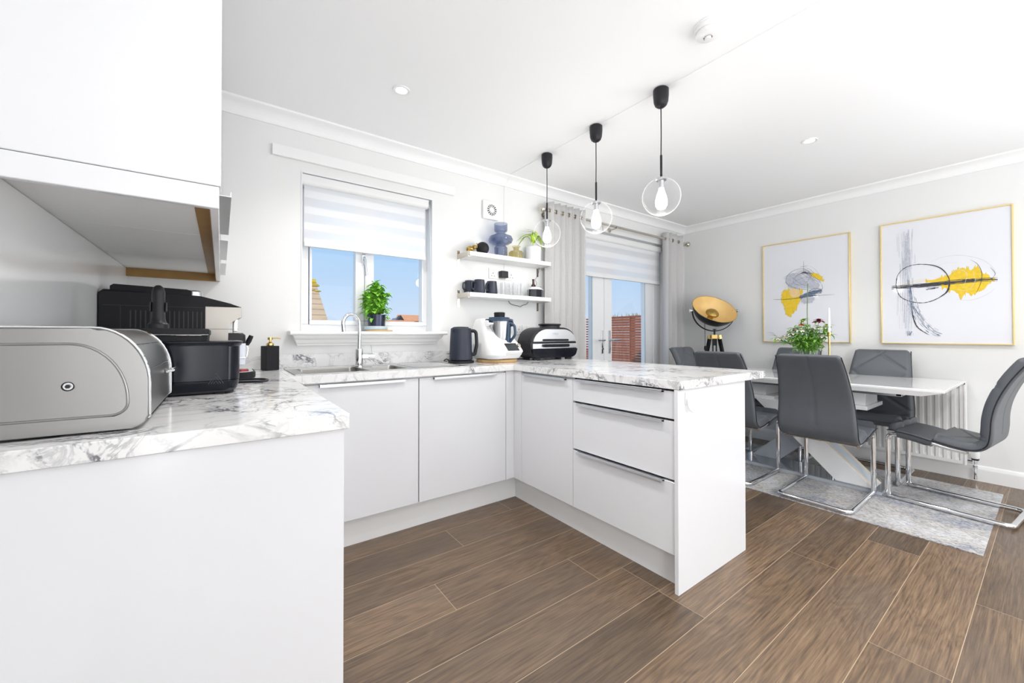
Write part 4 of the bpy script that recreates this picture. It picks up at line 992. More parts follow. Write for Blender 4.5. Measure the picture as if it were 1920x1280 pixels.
# ------------------------------------------------------------------ wall shelves
SD = 2.53
def shelf(label, zt):
    t = thing('wall_shelf', label, 'shelf', (1.86, 2.62, zt), group='white shelves with metal brackets')
    bm = N(); box(bm, 1.470, 2.262, SD, YW-.001, zt-.032, zt, .0015); obj('board', bm, 'trim', t)
    for x in (1.464, 2.246):
        bm = N(); s = 1
        xo = x if x < 2 else 2.252
        box(bm, xo-.004, xo+.018, YW-.004, YW, zt-.105, zt+.030, .001)   # wall plate
        if x < 2: box(bm, xo-.002, xo+.003, SD+.012, YW, zt-.036, zt+.002, .0008)
        box(bm, xo-.002, xo+.020, SD+.012, YW, zt-.0375, zt-.0335, .0008)
        tube(bm, [(xo+.007, YW-.004, zt-.085), (xo+.007, YW-.007, zt-.085)], .006, 10)
        obj('bracket', bm, 'nickel', t)
shelf('upper white wall shelf, holding the blue glass vase and the plant', 1.716)
shelf('lower white wall shelf, holding the dark mugs and tumblers', 1.414)
Z1, Z2 = 1.7165, 1.4145
# gold ornament
t = thing('elephant_ornament', 'small antique gold elephant ornament at the left end of the upper shelf', 'ornament', (1.528, 2.61, Z1))
bm = N()
def ball(bm, c, r, s=(1, 1, 1), n=14):
    T = bmesh.new(); bmesh.ops.create_uvsphere(T, u_segments=n, v_segments=n//2+2, radius=1)
    for v in T.verts: v.co = Vector((c[0]+v.co.x*r*s[0], c[1]+v.co.y*r*s[1], c[2]+v.co.z*r*s[2]))
    return merge(bm, T)
ball(bm, (1.520, 2.61, Z1+.034), .024, (1.25, .9, .85)); ball(bm, (1.553, 2.607, Z1+.050), .016)
tube(bm, cr([(1.562, 2.605, Z1+.048), (1.574, 2.603, Z1+.055), (1.577, 2.603, Z1+.072), (1.570, 2.603, Z1+.083)], 4), [.007]*5+[.005]*4+[.0035]*4, 8)
for dx_ in (-.020, .018):
    for dy_ in (-.010, .010): tube(bm, [(1.520+dx_, 2.61+dy_, Z1+.030), (1.520+dx_, 2.61+dy_, Z1)], .008, 8)
ball(bm, (1.547, 2.596, Z1+.050), .013, (.5, .5, 1.1)); ball(bm, (1.547, 2.620, Z1+.050), .013, (.5, .5, 1.1))
tube(bm, [(1.491, 2.61, Z1+.040), (1.484, 2.61, Z1+.022)], .0025, 6)
obj('elephant', bm, 'bronze', t)
bm = N(); ball(bm, (1.628, 2.61, Z1+.050), .050, n=32)
for v in bm.verts:
    if v.co.z < Z1+.004: v.co.z = Z1
single('smart_speaker', bm, 'blackmt', 'charcoal ball-shaped speaker on the upper shelf, left of the blue vase', 'speaker', (1.628, 2.61, Z1))
t = thing('glass_vase', 'tall smoky blue glass vase with a bulging waist on the upper shelf', 'vase', (1.80, 2.612, Z1))
bm = N(); lathe(bm, [(0, .004), (.050, .004), (.052, .010), (.052, .080), (.046, .088), (.038, .092), (.038, .100), (.060, .106), (.088, .122), (.098, .145), (.088, .168), (.060, .182), (.034, .190), (.034, .200), (.050, .210), (.053, .220), (.053, .272), (.050, .272)], (1.80, 2.612, Z1-.003), 48); obj('vase_glass', bm, 'vaseglass', t)
bm = N(); lathe(bm, [(.0, 0.004), (.050, .004), (.050, .012), (0, .012)], (1.80, 2.612, Z1-.003), 32); obj('thick_base', bm, 'vaseglass', t)
bm = N(); lathe(bm, [(0, .003), (.055, .003), (.060, .008), (.060, .055), (.052, .066), (.026, .074), (.023, .080), (.024, .095), (.034, .106), (.036, .108), (.033, .108)], (1.948, 2.605, Z1-.002), 36)
single('amber_vase', bm, 'amberglass', 'small amber glass bottle vase on the upper shelf, right of the blue vase', 'vase', (1.948, 2.605, Z1))
t = thing('potted_plant', 'lime green plant in a pale pot at the right end of the upper shelf', 'plant', (2.135, 2.61, Z1))
bm = N(); lathe(bm, [(0, 0), (.058, 0), (.062, .004), (.066, .118), (.066, .122), (.060, .122), (.059, .108), (0, .108)], (2.135, 2.61, Z1), 40); obj('pot', bm, 'pot_white', t)
bm = N(); lathe(bm, [(0, .109), (.058, .109)], (2.135, 2.61, Z1), 24); obj('soil', bm, 'soil', t)
bm = N(); rb = random.Random(5)
for (dx_, dz_, L, W) in ((-.6, 1.2, .12, .05), (-1, .5, .12, .045), (-.2, 1.4, .13, .05), (.3, 1.2, .11, .05), (.8, .7, .11, .045), (1.0, .3, .13, .042), (-.8, .9, .10, .045), (.1, .9, .10, .05), (-.3, .4, .10, .045), (.55, .2, .10, .04), (-1.1, .1, .12, .04), (1.1, -.2, .12, .035)):
    y_ = rb.uniform(-.55, .35); leafm(bm, (2.120+dx_*.015, 2.60, Z1+.155+dz_*.01), (dx_, y_, dz_), (0, -.3, 1), L, W, curl=.9)
tube(bm, [(2.13, 2.61, Z1+.105), (2.122, 2.602, Z1+.165)], .004, 8)
obj('leaves', bm, 'bright_leaf', t)
# lead hanging from plant down to diffuser
bm = N(); tube(bm, cr([(2.214, 2.63, Z1-.036), (2.216, 2.64, 1.64), (2.20, 2.64, 1.60), (2.180, 2.64, 1.575), (2.185, 2.63, 1.54), (2.165, 2.62, 1.515)], 5), .0016, 6)
single('thin_wire', bm, 'black', 'thin black wire hanging from the upper shelf to the black box below', 'wire', (2.2, 2.63, 1.6))
bm = N(); tube(bm, cr([(1.930, 2.69, 1.385), (1.95, 2.69, 1.362), (1.99, 2.69, 1.350), (2.03, 2.69, 1.345), (2.055, 2.69, 1.338), (2.08, 2.69, 1.352), (2.12, 2.69, 1.362), (2.145, 2.69, 1.388)], 5), .0022, 6)
single('thin_wire', bm, 'black', 'thin black wire sagging below the lower shelf', 'wire', (2.04, 2.69, 1.36))
# mugs
def mug():
    t = thing('mug', '', 'mug', (0, 0, 0), group='dark stoneware mugs on the lower shelf')
    bm = N(); lathe(bm, [(0, 0), (.040, 0), (.044, .006), (.046, .02), (.038, .100), (.037, .102), (.035, .100), (.041, .02), (.036, .008), (0, .008)], n=32); obj('mug_body', bm, 'mug', t, local=True)
    bm = N(); tube(bm, fillet([(-.038, 0, .082), (-.070, 0, .084), (-.075, 0, .035), (-.044, 0, .024)], .02), .0055, 10); obj('handle', bm, 'mug', t, local=True)
    return t
mg = mug(); place(mg, (1.580, 2.578, Z2), .1, 'dark mug in front at the left, overlapping the one behind it')
place(copy_tree(mg), (1.548, 2.667, Z2), .25, 'dark mug at the back left of the lower shelf, mostly hidden by another')
place(copy_tree(mg), (1.706, 2.60, Z2), .35, 'dark mug nearest the tumblers, third from the left')
def tumbler():
    t = thing('tumbler', 'clear ribbed glass tumbler on the lower shelf between mugs and black box', 'glass', (0, 0, 0), group='clear ribbed tumblers on the lower shelf')
    bm = N(); T = bmesh.new(); n = 48; rg = []
    for (r, z) in ((.030, .002), (.033, .006), (.035, .05), (.037, .10), (.0375, .108)):
        rg.append([T.verts.new(((r+.0012*math.cos(16*a))*math.cos(a), (r+.0012*math.cos(16*a))*math.sin(a), z)) for a in [2*PI*i/n for i in range(n)]])
    for a, b_ in zip(rg, rg[1:]):
        for i in range(n): T.faces.new((a[i], a[(i+1) % n], b_[(i+1) % n], b_[i]))
    merge(bm, T); lathe(bm, [(0, .001), (.030, .001), (.031, .008), (0, .008)], n=24)
    obj('glass_body', bm, 'tumbler', t, local=True); return t
tb = tumbler()
for k, (x, y) in enumerate(((1.790, 2.64), (1.862, 2.585), (1.875, 2.665), (1.942, 2.59), (1.965, 2.665), (2.020, 2.585))):
    c = tb if k == 0 else copy_tree(tb)
    place(c, (x, y, Z2), k*.3, 'clear ribbed tumbler on the lower shelf, '+('leftmost, just right of the third mug', 'front row, second from the left', 'back row, below the black plug', 'front row, middle one', 'back row, nearest the black pot', 'front row, rightmost, touching the black pot side')[k])
# black box and bottle
t = thing('black_planter_box', 'small glossy black faceted pot with a white rim on the lower shelf', 'pot', (2.150, 2.605, Z2))
bm = N(); prism(bm, [(2.150+.074*math.cos(a), 2.605+.052*math.sin(a)) for a in [PI/8+i*PI/4 for i in range(8)]], 'z', Z2, Z2+.066, bev=.002); obj('body', bm, 'blackgl', t, angle=20)
bm = N(); prism(bm, [(2.150+.080*math.cos(a), 2.605+.056*math.sin(a)) for a in [PI/8+i*PI/4 for i in range(8)]], 'z', Z2+.066, Z2+.072, bev=.001); prism(bm, [(2.150+.055*math.cos(a), 2.605+.04*math.sin(a)) for a in [PI/8+i*PI/4 for i in range(8)]], 'z', Z2+.072, Z2+.088, bev=.002); obj('rim', bm, 'whitepl', t, angle=20)
bm = N(); prism(bm, rrect(2.105, 2.195, 2.575, 2.635, .012), 'z', Z2+.088, Z2+.091); obj('top_plate', bm, 'black', t)
bm = N(); lathe(bm, [(0, 0), (.017, 0), (.019, .003), (.018, .012), (.010, .022), (.0095, .050), (.011, .052), (.011, .062), (0, .064)], (2.125, 2.60, Z2+.0915), 20)
single('brown_bottle', bm, 'bottle', 'tiny brown bottle standing on top of the black faceted pot', 'bottle', (2.125, 2.60, Z2+.0915))

# ------------------------------------------------------------------ dining area
bm = N(); T = bmesh.new()
box(bm, 3.055, 4.33, .222, 2.12, .0, .007, .002); 
single('area_rug', bm, 'rug', 'faded grey and blue woven rug under the dining table', 'rug', (3.69, 1.17, 0))
RZ = .0075
# table
t = thing('dining_table', 'white high-gloss dining table with crossed slab legs on a smoked glass base', 'table', (3.98, 1.18, RZ))
TX0, TX1, TY0, TY1 = 3.53, 4.43, .40, 1.96
bm = N(); T = bmesh.new()
lv = [(.0, .0, .752), (.0, .0, .756), (.004, .004, .760)]
def rect(ix, iy, z, dy=0): return [T.verts.new(p) for p in ((TX0+ix, TY0+iy, z), (TX1-ix, TY0+iy, z), (TX1-ix, TY1-iy, z), (TX0+ix, TY1-iy, z))]
rg = [rect(.012, .10, .714), rect(.0, .0, .745), rect(0, 0, .756), rect(.004, .004, .760)]
for a, b in zip(rg, rg[1:]):
    for i in range(4): T.faces.new((a[i], a[(i+1) % 4], b[(i+1) % 4], b[i]))
T.faces.new(rg[0][::-1]); T.faces.new(rg[-1]); merge(bm, T)
obj('tabletop', bm, 'tablewhite', t, smooth=False)
bm = N(); box(bm, 3.60, 3.63, .60, 1.76, .692, .713, .003); box(bm, 4.33, 4.36, .60, 1.76, .692, .713, .003); box(bm, 3.60, 4.36, .60, .63, .694, .712, .002); box(bm, 3.60, 4.36, 1.73, 1.76, .694, .712, .002); obj('extension_rail', bm, 'alu', t)
for s in (-1, 1):
    yc = 1.18+s*.32
    bm = N(); box(bm, 3.70, 4.02, yc-.055, yc+.055, .595, .693, .003); obj('support_block', bm, 'tablewhite', t)
    bm = N(); box(bm, 3.655, 4.07, 1.18+s*.29-.105, 1.18+s*.29+.105, .568, .596, .003); obj('support_plate', bm, 'tablewhite', t)
def cslab(x0, x1, s, m, nm):
    # slab leaning along y: foot at 1.18 - s*.325, head at 1.18 + s*.30
    f = 1.18-s*.325; h = 1.18+s*.22; w_ = .105
    bm = N(); prism(bm, [(f-w_, .037), (f+w_, .037), (h+w_, .573), (h-w_, .573)], 'x', x0, x1, bev=.002)
    o_ = obj(nm, bm, m, t)
    # banded upper face: cream borders and a pale inset
    top = [Vector((0, f-s*w_, .037)), Vector((0, h-s*w_, .573))]
    d = (top[1]-top[0]).normalized(); nrm = Vector((0, -s*d.z, abs(d.y)))
    for (a, b, mm) in ((x0+.006, x0+.040, 'cream'), (x0+.040, x1-.052 if x1-x0 > .1 else x1-.03, 'bluish'), (x1-.052 if x1-x0 > .1 else x1-.03, x1-.006, 'cream')):
        T = bmesh.new(); A = [T.verts.new((x, p.y, p.z)+()) if False else T.verts.new(Vector((x, p.y, p.z))+nrm*e) for e in (.0002, .0022) for (x, p) in ((a, top[0]), (b, top[0]), (b, top[1]), (a, top[1]))]
        for f_ in ((0, 1, 2, 3), (4, 5, 6, 7), (0, 1, 5, 4), (1, 2, 6, 5), (2, 3, 7, 6), (3, 0, 4, 7)): T.faces.new([A[i] for i in f_])
        bm = N(); merge(bm, T); obj('edge_strip' if mm == 'cream' else 'inset_strip', bm, mm, o_, smooth=False)
cslab(3.632, 3.835, 1, 'tablewhite', 'crossed_leg')
cslab(3.837, 3.915, -1, 'tablegrey', 'crossed_leg')
bm = N(); box(bm, 3.622, 3.918, .708, 1.65, RZ, .031, .002); obj('base_plinth', bm, 'tablegrey', t)
bm = N(); box(bm, 3.619, 3.921, .705, 1.653, .031, .0365, .001); obj('glass_base', bm, 'base_glass', t)

# chairs
def chair():
    t = thing('dining_chair', '', 'chair', (0, 0, 0), group='grey leatherette cantilever chairs around the dining table')
    raw = [(.255, .452), (.21, .458), (.13, .449), (.03, .427), (-.05, .411), (-.11, .406), (-.155, .418), (-.187, .455), (-.198, .52), (-.202, .60), (-.215, .68), (-.240, .76), (-.275, .84), (-.315, .91), (-.348, .957)]
    P = [Vector((p[0], 0, p[1])) for p in raw]; P = cr(P, 12); n = len(P)
    s = [0]
    for a, b in zip(P, P[1:]): s.append(s[-1]+(b-a).length)
    Lg = s[-1]
    nr = []
    for i in range(n):
        d = (P[min(i+1, n-1)]-P[max(i-1, 0)]).normalized(); nr.append(Vector((d.z, 0, -d.x)) if True else 0)
    # nr must point to the sitter's side (up / forward)
    for i in range(n):
        if nr[i].z < 0 and P[i].x > -.1: nr[i] = -nr[i]
        if P[i].z > .5 and nr[i].x < 0: nr[i] = -nr[i]
    nr = [(-v if (v.x < 0 and P[i].z > .43) or (v.z < 0 and P[i].z <= .43) else v) for i, v in enumerate(nr)]
    def hw(z, x):  # half width
        if z < .5: return .215
        return .215-.042*((z-.5)/.458)**1.2
    cut = [i for i in range(n) if P[i].x < -.165][0]
    nv = 36
    def build(i0, i1, name, endtaper):
        T = bmesh.new(); F = []; B = []
        for i in range(i0, i1+1):
            rowF, rowB = [], []
            e = 1.0
            dd = min(s[i]/.045, (Lg-s[i])/.045)
            if dd < 1: e = math.sqrt(max(0, 1-(1-dd)**2))
            w2 = hw(P[i].z, P[i].x)
            rc = 1-.10*(1-min(1, dd))**2
            for j in range(nv+1):
                v = -1+2*j/nv; y = v*w2*rc
                ed = min(1, (1-abs(v))/.12); prof = math.sqrt(max(0, 1-(1-ed)**2))
                th = .047*e*(.25+.75*prof) if e > 0 else 0
                # stitched diamond pattern
                a_ = (s[i]-.085)/.27+v*.5; b_ = (s[i]-.085)/.27-v*.5
                if s[i] > .5: a_ = (Lg-s[i]-.055)/.30+v*.55; b_ = (Lg-s[i]-.055)/.30-v*.55
                g = 0
                for q in (a_, b_):
                    dq = abs(q-round(q))*.27*.8
                    if -.1 < q < 1.25 or True: g = max(g, math.exp(-(dq/.008)**2))
                pf = .0065*g*prof*(1 if .03 < s[i] < Lg-.02 else 0)
                rowF.append(T.verts.new(P[i]+Vector((0, y, 0))+nr[i]*(th-pf)))
                # back shell: gently rounded with a centre seam on the backrest
                bk = -.008*prof*e
                if P[i].z > .5: bk += .0045*math.exp(-(y/.004)**2)
                rowB.append(T.verts.new(P[i]+Vector((0, y, 0))+nr[i]*bk))
            F.append(rowF); B.append(rowB)
        for i in range(len(F)-1):
            for j in range(nv):
                T.faces.new((F[i][j], F[i+1][j], F[i+1][j+1], F[i][j+1])); T.faces.new((B[i][j], B[i][j+1], B[i+1][j+1], B[i+1][j]))
            T.faces.new((F[i][0], B[i][0], B[i+1][0], F[i+1][0])); T.faces.new((F[i][nv], F[i+1][nv], B[i+1][nv], B[i][nv]))
        for q in (0, len(F)-1):
            for j in range(nv): T.faces.new((F[q][j], F[q][j+1], B[q][j+1], B[q][j]))
        bm = N(); merge(bm, T); return obj(name, bm, 'leather', t, local=True, angle=70)
    seat = build(0, cut, 'seat', 0); back = build(cut, n-1, 'backrest', 0)
    for (par, a, b) in ((seat, 0, cut), (back, cut, n-1)):
        for sg in (-1, 1):
            bm = N(); tube(bm, [P[i]+Vector((0, sg*(hw(P[i].z, 0)+.001), 0))+nr[i]*.004 for i in range(a, b+1, 3)], .0032, 6)
            obj('piping', bm, 'black', par, local=True)
    r = .0145
    for sg in (-1, 1):
        y = sg*.193
        bm = N(); tube(bm, fillet([(.15, y, .432), (.258, y, .434), (.258, y, .065), (.258, y, .03)], .055, 8), r, 14)
        obj('leg', bm, 'chrome', t, local=True)
        bm = N(); tube(bm, cr([(.15, y, .432), (.07, y, .418), (-.02, y, .398), (-.10, y, .390)], 4), r*.9, 12); obj('seat_rail', bm, 'chrome', t, local=True)
    bm = N(); tube(bm, fillet([(.258, -.193, .03), (.258, -.193, .0152), (-.268, -.193, .0152), (-.268, .193, .0152), (.258, .193, .0152), (.258, .193, .03)], .045, 8), r, 14); obj('floor_frame', bm, 'chrome', t, local=True)
    bm = N()
    for yy in (-.193, .193): tube(bm, [(-.10, yy, .390), (-.10, yy*.5, .392)], .009, 8)
    tube(bm, [(-.10, -.1, .392), (-.10, .1, .392)], .009, 8); obj('cross_bar', bm, 'chrome', t, local=True)
    return t
c0 = chair(); place(c0, (3.34, .937, RZ), 0, 'dark grey chair nearest the camera with its back turned, legs on the rug edge')
place(copy_tree(c0), (3.34, 1.511, RZ), 0, 'dark grey chair half hidden behind the end of the peninsula, back turned')
place(copy_tree(c0), (4.20, .875, RZ), PI, 'dark grey chair across the table, in front of the radiator, facing the kitchen')
place(copy_tree(c0), (4.20, 1.475, RZ), PI, 'dark grey chair across the table, mostly hidden behind the flowers')
place(copy_tree(c0), (3.795, .40, RZ), PI/2-.10, 'dark grey chair pulled out at the right end of the table, seen side on')
place(copy_tree(c0), (3.82, 1.962, RZ), -PI/2+.0, 'dark grey chair at the far end of the table, left of the tripod lamp legs')

# flowers
t = thing('flower_vase', 'clear glass vase with mixed red and white flowers on the dining table', 'flowers', (3.98, 1.23, .76))
vx, vy, vz = 3.98, 1.228, .7605
bm = N(); lathe(bm, [(0, 0), (.056, 0), (.060, .004), (.060, .205), (.057, .205), (.057, .012), (0, .010)], (vx, vy, vz), 40); obj('glass_vase', bm, 'tumbler', t)
st = N(); lf = N(); rb = random.Random(21)
rv = Vector((.445, -.895, 0)); fwv = Vector((.895, .445, 0)); upv = Vector((0, 0, 1))
def W(r, f, z): return Vector((vx, vy, 0))+rv*r+fwv*f+upv*z
heads = [(.060, -.05, 1.200, 'r'), (-.055, -.05, 1.175, 'o'), (-.15, -.05, 1.085, 'w'), (-.07, -.09, 1.125, 'w'), (.045, -.10, 1.145, 'w'), (-.23, -.04, 1.06, 'w'), (.105, -.04, 1.150, 'w'), (-.090, 0, 1.135, 'w'), (-.205, -.02, 1.055, 'w'), (-.17, .04, 1.07, 'w'), (.02, -.06, 1.13, 'w'), (.08, -.07, 1.075, 'w'), (-.12, -.06, 1.10, 'w'), (.0, .05, 1.17, 'w'), (.13, .03, 1.17, 'g'), (-.035, 0, 1.215, 'g')]
tips = [(h[0], h[1], h[2]) for h in heads]+[(rb.uniform(-.15, .15), rb.uniform(-.1, .1), rb.uniform(1.02, 1.17)) for _ in range(26)]
for (r_, f_, z_) in tips:
    p0_ = W(rb.uniform(-.03, .03), rb.uniform(-.03, .03), vz+.02); p1 = W(r_*.35, f_*.35, vz+.22); p2 = W(r_, f_, z_)
    pl = cr([p0_, p1, p2], 5); tube(st, pl, .0019, 5)
    for j in range(5, len(pl)):
        for q in range(2 if abs(r_) > .15 else 4):
            an = rb.uniform(0, 2*PI); el = rb.uniform(-.5, .8)
            leafm(lf, pl[j], (math.cos(an)*math.cos(el), math.sin(an)*math.cos(el), math.sin(el)), (rb.uniform(-.4, .4), rb.uniform(-.4, .4), 1), rb.uniform(.03, .06), rb.uniform(.011, .020))
for q in range(40):
    a = rb.uniform(0, 2*PI); leafm(lf, W(.09*math.cos(a), .08*math.sin(a), rb.uniform(.97, 1.06)), (math.cos(a), math.sin(a), rb.uniform(-.6, .5)), (0, 0, 1), .05, .018)
for q in range(5):
    tube(st, cr([W(-.02, 0, .96), W(-.12, -.02, 1.02), W(-.20-.01*q, -.03+.015*q, 1.02+.02*q)], 4), .0015, 5)
    leafm(lf, W(-.20-.008*q, -.03+.015*q, 1.02+.02*q), (-.45, .9, rb.uniform(-.2, .6)), (0, 0, 1), .06, .018)
# tall bare stem
tube(st, [W(0, 0, .80), W(-.005, 0, 1.0), W(-.008, 0, 1.3), W(-.003, 0, 1.53)], .0030, 6)
obj('stems', st, 'stem', t); tag(obj('foliage', lf, 'leaf2', t), kind='stuff')
for (r_, f_, z_, k) in heads:
    c = W(r_, f_, z_); bm = N(); R = .042 if k == 'r' else .026
    if k == 'o': R = .024
    if k == 'w': R = rb.choice((.028, .034, .040))
    for ring, (np_, rr, el) in enumerate(((9, 1.0, .15), (7, .75, .7), (5, .45, 1.15))):
        for q in range(np_):
            a = 2*PI*q/np_+ring*.4+rb.uniform(-.2, .2); leafm(bm, c, (math.cos(a)*math.cos(el), math.sin(a)*math.cos(el), math.sin(el)), (0, 0, 1), R*(.7+.3*rr)*1.1, R*.8, curl=.4)
    o_ = obj('flower_head', bm, {'r': 'petal_red', 'o': 'petal_orange', 'w': 'petal_white', 'g': 'bright_leaf'}[k], t)
    o_['label'] = {'r': 'crimson flower head', 'o': 'small orange flower head', 'w': 'cream flower head', 'g': 'lime green bud'}[k]
t = thing('candlestick', 'slim gold candlestick with a white taper candle beside the flowers', 'candlestick', (3.98, 1.087, .7605))
bm = N(); lathe(bm, [(0, 0), (.045, 0), (.045, .004), (.012, .008), (.0065, .014), (.0065, .33), (.012, .335), (.014, .36), (.011, .36), (0, .355)], (3.98, 1.087, .7605), 24); obj('holder', bm, 'brass', t)
bm = N(); lathe(bm, [(0, .355), (.010, .355), (.0085, .48), (.005, .555), (0, .56)], (3.98, 1.087, .7605), 16); obj('candle', bm, 'candle', t)

# radiator
t = thing('radiator', 'white ribbed panel radiator on the wall behind the dining table', 'radiator', (4.56, .97, .12))
ry0, ry1, rz0, rz1 = .405, 1.55, .125, .745
bm = N()
npr = 26; pt = []
for k in range(npr):
    a = ry0+.012+(ry1-ry0-.024)*k/npr; w_ = (ry1-ry0-.024)/npr
    pt += [(4.512, a), (4.512, a+w_*.42), (4.526, a+w_*.55), (4.526, a+w_*.87)]
pt.append((4.512, ry1-.012))
T = bmesh.new(); lo, hi = rz0+.045, rz1-.055
A = [[T.verts.new((4.514 if z in (rz0, rz1-.02) else p[0], p[1], z)) for p in pt] for z in (rz0, rz0+.025, lo, hi, rz1-.035, rz1-.02)]
for zi in (0, 1, 4, 5):
    for v in A[zi]: v.co.x = 4.514
for a, b in zip(A, A[1:]):
    for i in range(len(pt)-1): T.faces.new((a[i], a[i+1], b[i+1], b[i]))
merge(bm, T); obj('front_panel', bm, 'rad', t, angle=30)
bm = N(); box(bm, 4.575, 4.585, ry0+.01, ry1-.01, rz0, rz1-.02); box(bm, 4.526, 4.575, ry0+.01, ry1-.01, rz0, rz0+.02); obj('back_panel', bm, 'rad', t)
for y_ in (ry0, ry1-.012):
    bm = N(); box(bm, 4.508, 4.590, y_, y_+.012, rz0-.004, rz1, .003); obj('side_cover', bm, 'rad', t)
bm = N(); box(bm, 4.508, 4.512, ry0, ry1, rz1-.022, rz1, .001); box(bm, 4.586, 4.590, ry0, ry1, rz1-.022, rz1, .001)
k = ry0
while k < ry1-.01: box(bm, 4.511, 4.587, k, k+.010, rz1-.004, rz1-.001); k += .021
obj('top_grille', bm, 'rad', t)
bm = N(); box(bm, 4.585, 4.618, .50, .53, .20, .70); box(bm, 4.585, 4.618, 1.42, 1.45, .20, .70); obj('wall_bracket', bm, 'rad', t)
vx_, vy_ = 4.555, .365
bm = N(); tube(bm, fillet([(vx_, .41, .155), (vx_, vy_, .155), (vx_, vy_, .02)], .01), .009, 10); lathe(bm, [(0, -.015), (.016, -.015), (.016, .012), (0, .012)], (vx_, vy_, .150), 14); lathe(bm, [(.013, 0), (.013, .02)], (vx_, vy_, .10), 12); v_ = obj('valve', bm, 'chrome', t)
bm = N(); lathe(bm, [(0, 0), (.016, 0), (.022, .010), (.024, .045), (.020, .062), (0, .064)], (vx_, vy_, .172), 20); obj('thermostat_head', bm, 'whitepl', v_)
bm = N(); lathe(bm, [(.0, 0), (.018, 0), (.021, .012), (0, .012)], (vx_, vy_, .162), 20); obj('valve_collar', bm, 'black', v_)

# ------------------------------------------------------------------ pictures
AX = 4.596
ART = dict(
  ring=[(0.796, 1.517), (0.787, 1.592), (0.754, 1.644), (0.709, 1.669), (0.648, 1.673), (0.589, 1.658), (0.54, 1.628), (0.508, 1.582), (0.492, 1.533), (0.493, 1.475), (0.509, 1.429), (0.55, 1.391), (0.599, 1.365), (0.65, 1.358), (0.711, 1.375), (0.765, 1.413), (0.788, 1.466), (0.796, 1.517)],
  faint1=[(0.597, 1.678), (0.531, 1.71), (0.452, 1.714), (0.383, 1.694), (0.324, 1.66), (0.282, 1.609), (0.254, 1.55)],
  faint2=[(0.265, 1.441), (0.29, 1.41), (0.341, 1.375), (0.393, 1.362), (0.454, 1.372)],
  faint3=[(0.383, 1.669), (0.346, 1.63), (0.326, 1.559), (0.333, 1.481), (0.355, 1.416)],
  bar=[(0.824, 1.501), (0.719, 1.498), (0.59, 1.501), (0.469, 1.506), (0.355, 1.51), (0.251, 1.506)],
  blob=[(0.615, 1.535), (0.565, 1.541), (0.524, 1.555), (0.484, 1.573), (0.452, 1.604), (0.406, 1.606), (0.376, 1.594), (0.347, 1.607), (0.325, 1.559), (0.296, 1.55), (0.282, 1.515), (0.265, 1.502), (0.29, 1.488), (0.311, 1.446), (0.341, 1.42), (0.374, 1.4), (0.4, 1.42), (0.427, 1.387), (0.461, 1.431), (0.493, 1.451), (0.525, 1.478), (0.573, 1.506)],
  col=[(0.725, 1.971), (0.727, 1.759), (0.724, 1.535), (0.727, 1.087)],
  curve=[(0.701, 1.31), (0.693, 1.235), (0.673, 1.167), (0.643, 1.13), (0.61, 1.102)],
  blue=[(0.711, 1.409), (0.69, 1.309), (0.643, 1.197), (0.593, 1.13), (0.539, 1.094)],
  yl=[(1.642, 1.473), (1.624, 1.54), (1.569, 1.55), (1.479, 1.534), (1.482, 1.446), (1.512, 1.382), (1.534, 1.323), (1.59, 1.278), (1.609, 1.342), (1.633, 1.419)],
  ys=[(1.392, 1.693), (1.356, 1.686), (1.321, 1.663), (1.296, 1.61), (1.327, 1.621), (1.369, 1.654)],
  bar1=[(1.716, 1.462), (1.595, 1.456), (1.48, 1.462), (1.394, 1.473), (1.299, 1.474), (1.208, 1.472)],
  thick1=[(1.492, 1.469), (1.43, 1.486), (1.358, 1.509), (1.31, 1.519)],
  loop1=[(1.608, 1.629), (1.594, 1.688), (1.542, 1.734), (1.466, 1.746), (1.404, 1.709), (1.369, 1.661), (1.322, 1.599), (1.304, 1.54), (1.346, 1.508), (1.43, 1.537), (1.517, 1.56), (1.581, 1.596), (1.608, 1.629)],
  loop2=[(1.485, 1.697), (1.441, 1.699), (1.393, 1.671), (1.429, 1.61), (1.492, 1.587), (1.542, 1.622), (1.516, 1.679), (1.485, 1.697)],
  loop3=[(1.393, 1.534), (1.345, 1.544), (1.31, 1.519), (1.328, 1.492), (1.382, 1.49), (1.406, 1.513), (1.393, 1.534)],
  mast=[(1.453, 1.825), (1.454, 1.701)],
  mast2=[(1.484, 1.764), (1.416, 1.769)],
  patch=[(1.607, 1.667), (1.542, 1.712), (1.479, 1.674), (1.417, 1.609), (1.322, 1.584), (1.346, 1.53), (1.467, 1.555), (1.569, 1.565)],
  p2=[(1.467, 1.46), (1.382, 1.461), (1.388, 1.411), (1.455, 1.408)],

)
def picture(label, y0, y1, z0, z1):
    t = thing('framed_picture', label, 'picture', (XR, (y0+y1)/2, z0), group=None)
    bm = N(); w_ = .009
    for a in ((y0, y1, z0, z0+w_), (y0, y1, z1-w_, z1), (y0, y0+w_, z0+w_, z1-w_), (y1-w_, y1, z0+w_, z1-w_)): box(bm, 4.588, XR-.001, *a, .0012)
    obj('frame', bm, 'goldframe', t)
    bm = N(); box(bm, AX+.002, XR-.004, y0+w_-.001, y1-w_+.001, z0+w_-.001, z1-w_+.001); s_ = obj('art_print', bm, 'paper', t, smooth=False)
    return t, s_
LV = [0]
def lay():
    LV[0] += 1; return AX+.0018-LV[0]*.00004
rA = random.Random(4)
